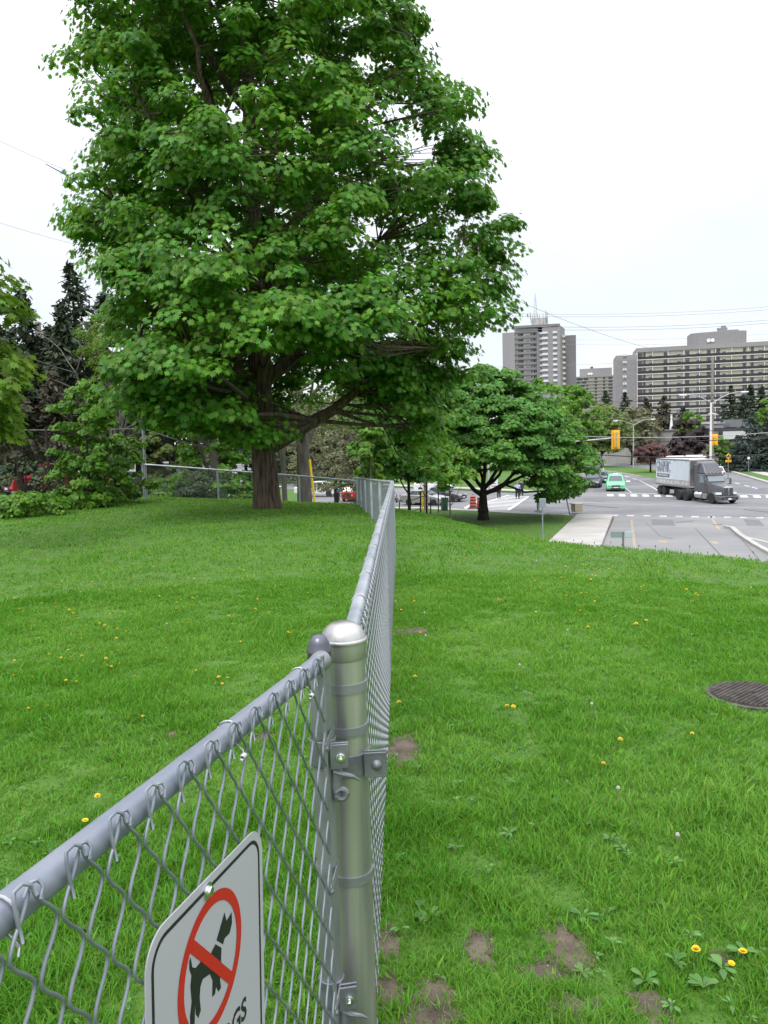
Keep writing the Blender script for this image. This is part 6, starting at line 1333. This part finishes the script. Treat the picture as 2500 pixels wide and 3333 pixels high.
# ------------------------------------------------------------------ people
def person(label,px,py,Yp,top,bot,hair=M['hair'],stride=.16,face=-1,scale=1.,bulk=1.,sleeve='short'):
    g=P(px,py,Yp); t=thing('person',label,'person',(g[0],g[1],max(g[2],0)),0 if face<0 else math.pi,scale=scale)
    J={}; 
    def skin(name,verts,edges,mats,parent,sub=1):
        me=bpy.data.meshes.new(name); me.from_pydata([v[:3] for v in verts],edges,[]); me.update(); o=link(name,me,parent); me.materials.append(mats)
        md=o.modifiers.new('skin','SKIN'); md.use_smooth_shade=True
        for i,v in enumerate(verts): me.skin_vertices[0].data[i].radius=(v[3],v[4] if len(v)>4 else v[3])
        me.skin_vertices[0].data[0].use_root=True
        s=o.modifiers.new('sub','SUBSURF'); s.levels=s.render_levels=sub; return o
    b=bulk; V=[(0,0,.95,.10*b,.07*b),(0,0,1.15,.10*b,.07*b),(0,0,1.38,.11*b,.07*b),(0,0,1.50,.06,.06),(0,-.02,1.60,.075,.085),(0,-.02,1.70,.07,.085),
       (.10*b,0,.88,.085),(.11,-stride,.50,.055),(.11,-stride*.9,.09,.04),(.11,-stride*.9-.14,.04,.035),
       (-.10*b,0,.88,.085),(-.11,stride*.6,.50,.055),(-.11,stride*1.3,.12,.04),(-.11,stride*1.3-.13,.05,.035),
       (.20*b,0,1.42,.055),(.25*b,.05,1.15,.042),(.26*b,-.04,.90,.030),(.26*b,-.06,.83,.032),
       (-.20*b,0,1.42,.055),(-.25*b,-.02,1.15,.042),(-.26*b,-.12,.92,.030),(-.26*b,-.15,.85,.032)]
    E=[(0,1),(1,2),(2,3),(3,4),(4,5),(0,6),(6,7),(7,8),(8,9),(0,10),(10,11),(11,12),(12,13),(2,14),(14,15),(15,16),(16,17),(2,18),(18,19),(19,20),(20,21)]
    for hi in (17,21):
        hx,hy,hz=V[hi][:3]; s_=1 if hx>0 else -1
        for k,(dy,l) in enumerate(((-.03,.07),(-.01,.08),(.01,.075),(.028,.06))):
            V.append((hx,hy+dy,hz-.05,.009)); V.append((hx-s_*.012,hy+dy,hz-.05-l,.007)); n_=len(V); E+= [(hi,n_-2),(n_-2,n_-1)]
        V.append((hx-s_*.02,hy-.045,hz-.045,.009)); E.append((hi,len(V)-1))
    skin('body',V,E,M['skin'],t,1)
    f=1.10
    T=[(0,0,.86,.20*b,.16*b),(0,0,1.12,.195*b,.15*b),(0,0,1.36,.205*b,.145*b),(0,0,1.47,.10,.09),(.20*b,0,1.40,.085),(-.20*b,0,1.40,.085)]; E2=[(0,1),(1,2),(2,3),(2,4),(2,5)]
    if sleeve=='long': T+=[V[15][:3]+(.068,),V[16][:3]+(.055,),V[19][:3]+(.068,),V[20][:3]+(.055,)]; E2+=[(4,6),(6,7),(5,8),(8,9)]
    else: T+=[(.24*b,.03,1.22,.078),(-.24*b,-.01,1.22,.078)]; E2+=[(4,6),(5,7)]
    skin('top',T,E2,top,t,1)
    L=[(0,0,.96,.19*b,.15*b)]+[V[6][:3]+(.13,),V[7][:3]+(.10,),V[8][:3]+(.085,),V[10][:3]+(.13,),V[11][:3]+(.10,),V[12][:3]+(.085,)]
    skin('trousers',L,[(0,1),(1,2),(2,3),(0,4),(4,5),(5,6)],bot,t,1)
    mb=MB(); mb.lathe([(.001,1.80),(.05,1.795),(.082,1.75),(.088,1.69),(.075,1.66)],(0,.005,0),14); mb.build('hair',hair,t)
    for k,vi in enumerate((9,13)):
        v=V[vi]; mb=MB(); mb.box(v[0]-.05,v[0]+.05,v[1]-.09,v[1]+.18,v[2]-.04,v[2]+.05); mb.build('shoe',M['black'],t,bevel=.03)
    mb=MB(); mb.hexa([(-.012,-.115,1.63),(.012,-.115,1.63),(.008,-.09,1.68),(-.008,-.09,1.68),(-.01,-.10,1.64),(.01,-.10,1.64),(.006,-.09,1.685),(-.006,-.09,1.685)]); mb.box(-.045,-.02,-.107,-.10,1.672,1.684,1); mb.box(.02,.045,-.107,-.10,1.672,1.684,1); mb.box(-.025,.025,-.108,-.10,1.595,1.603,1); mb.build('face',[M['skin'],M['black']],t)
    return t
person('person in a pale blue short sleeved shirt and dark trousers on the zebra crossing',1685,1627,77.5,M['shirt'],M['trous'],mat('grey hair',(.25,.22,.2),.8),scale=.98,bulk=1.15)
person('person in a red jacket and black trousers on the zebra crossing',1624,1624,79,M['redj'],M['trous'],scale=.92,sleeve='long',stride=.05)
person('person in dark clothes walking just behind the blue shirted one',1697,1622,81,M['dcloth'],M['trous'],scale=.98,sleeve='long')
g=G(1101,1632); person('person in a blue shirt standing beside the red hatchback',1101,1632,g[1],mat('bright blue shirt',(.05,.12,.45),.8),M['trous'],scale=.9)
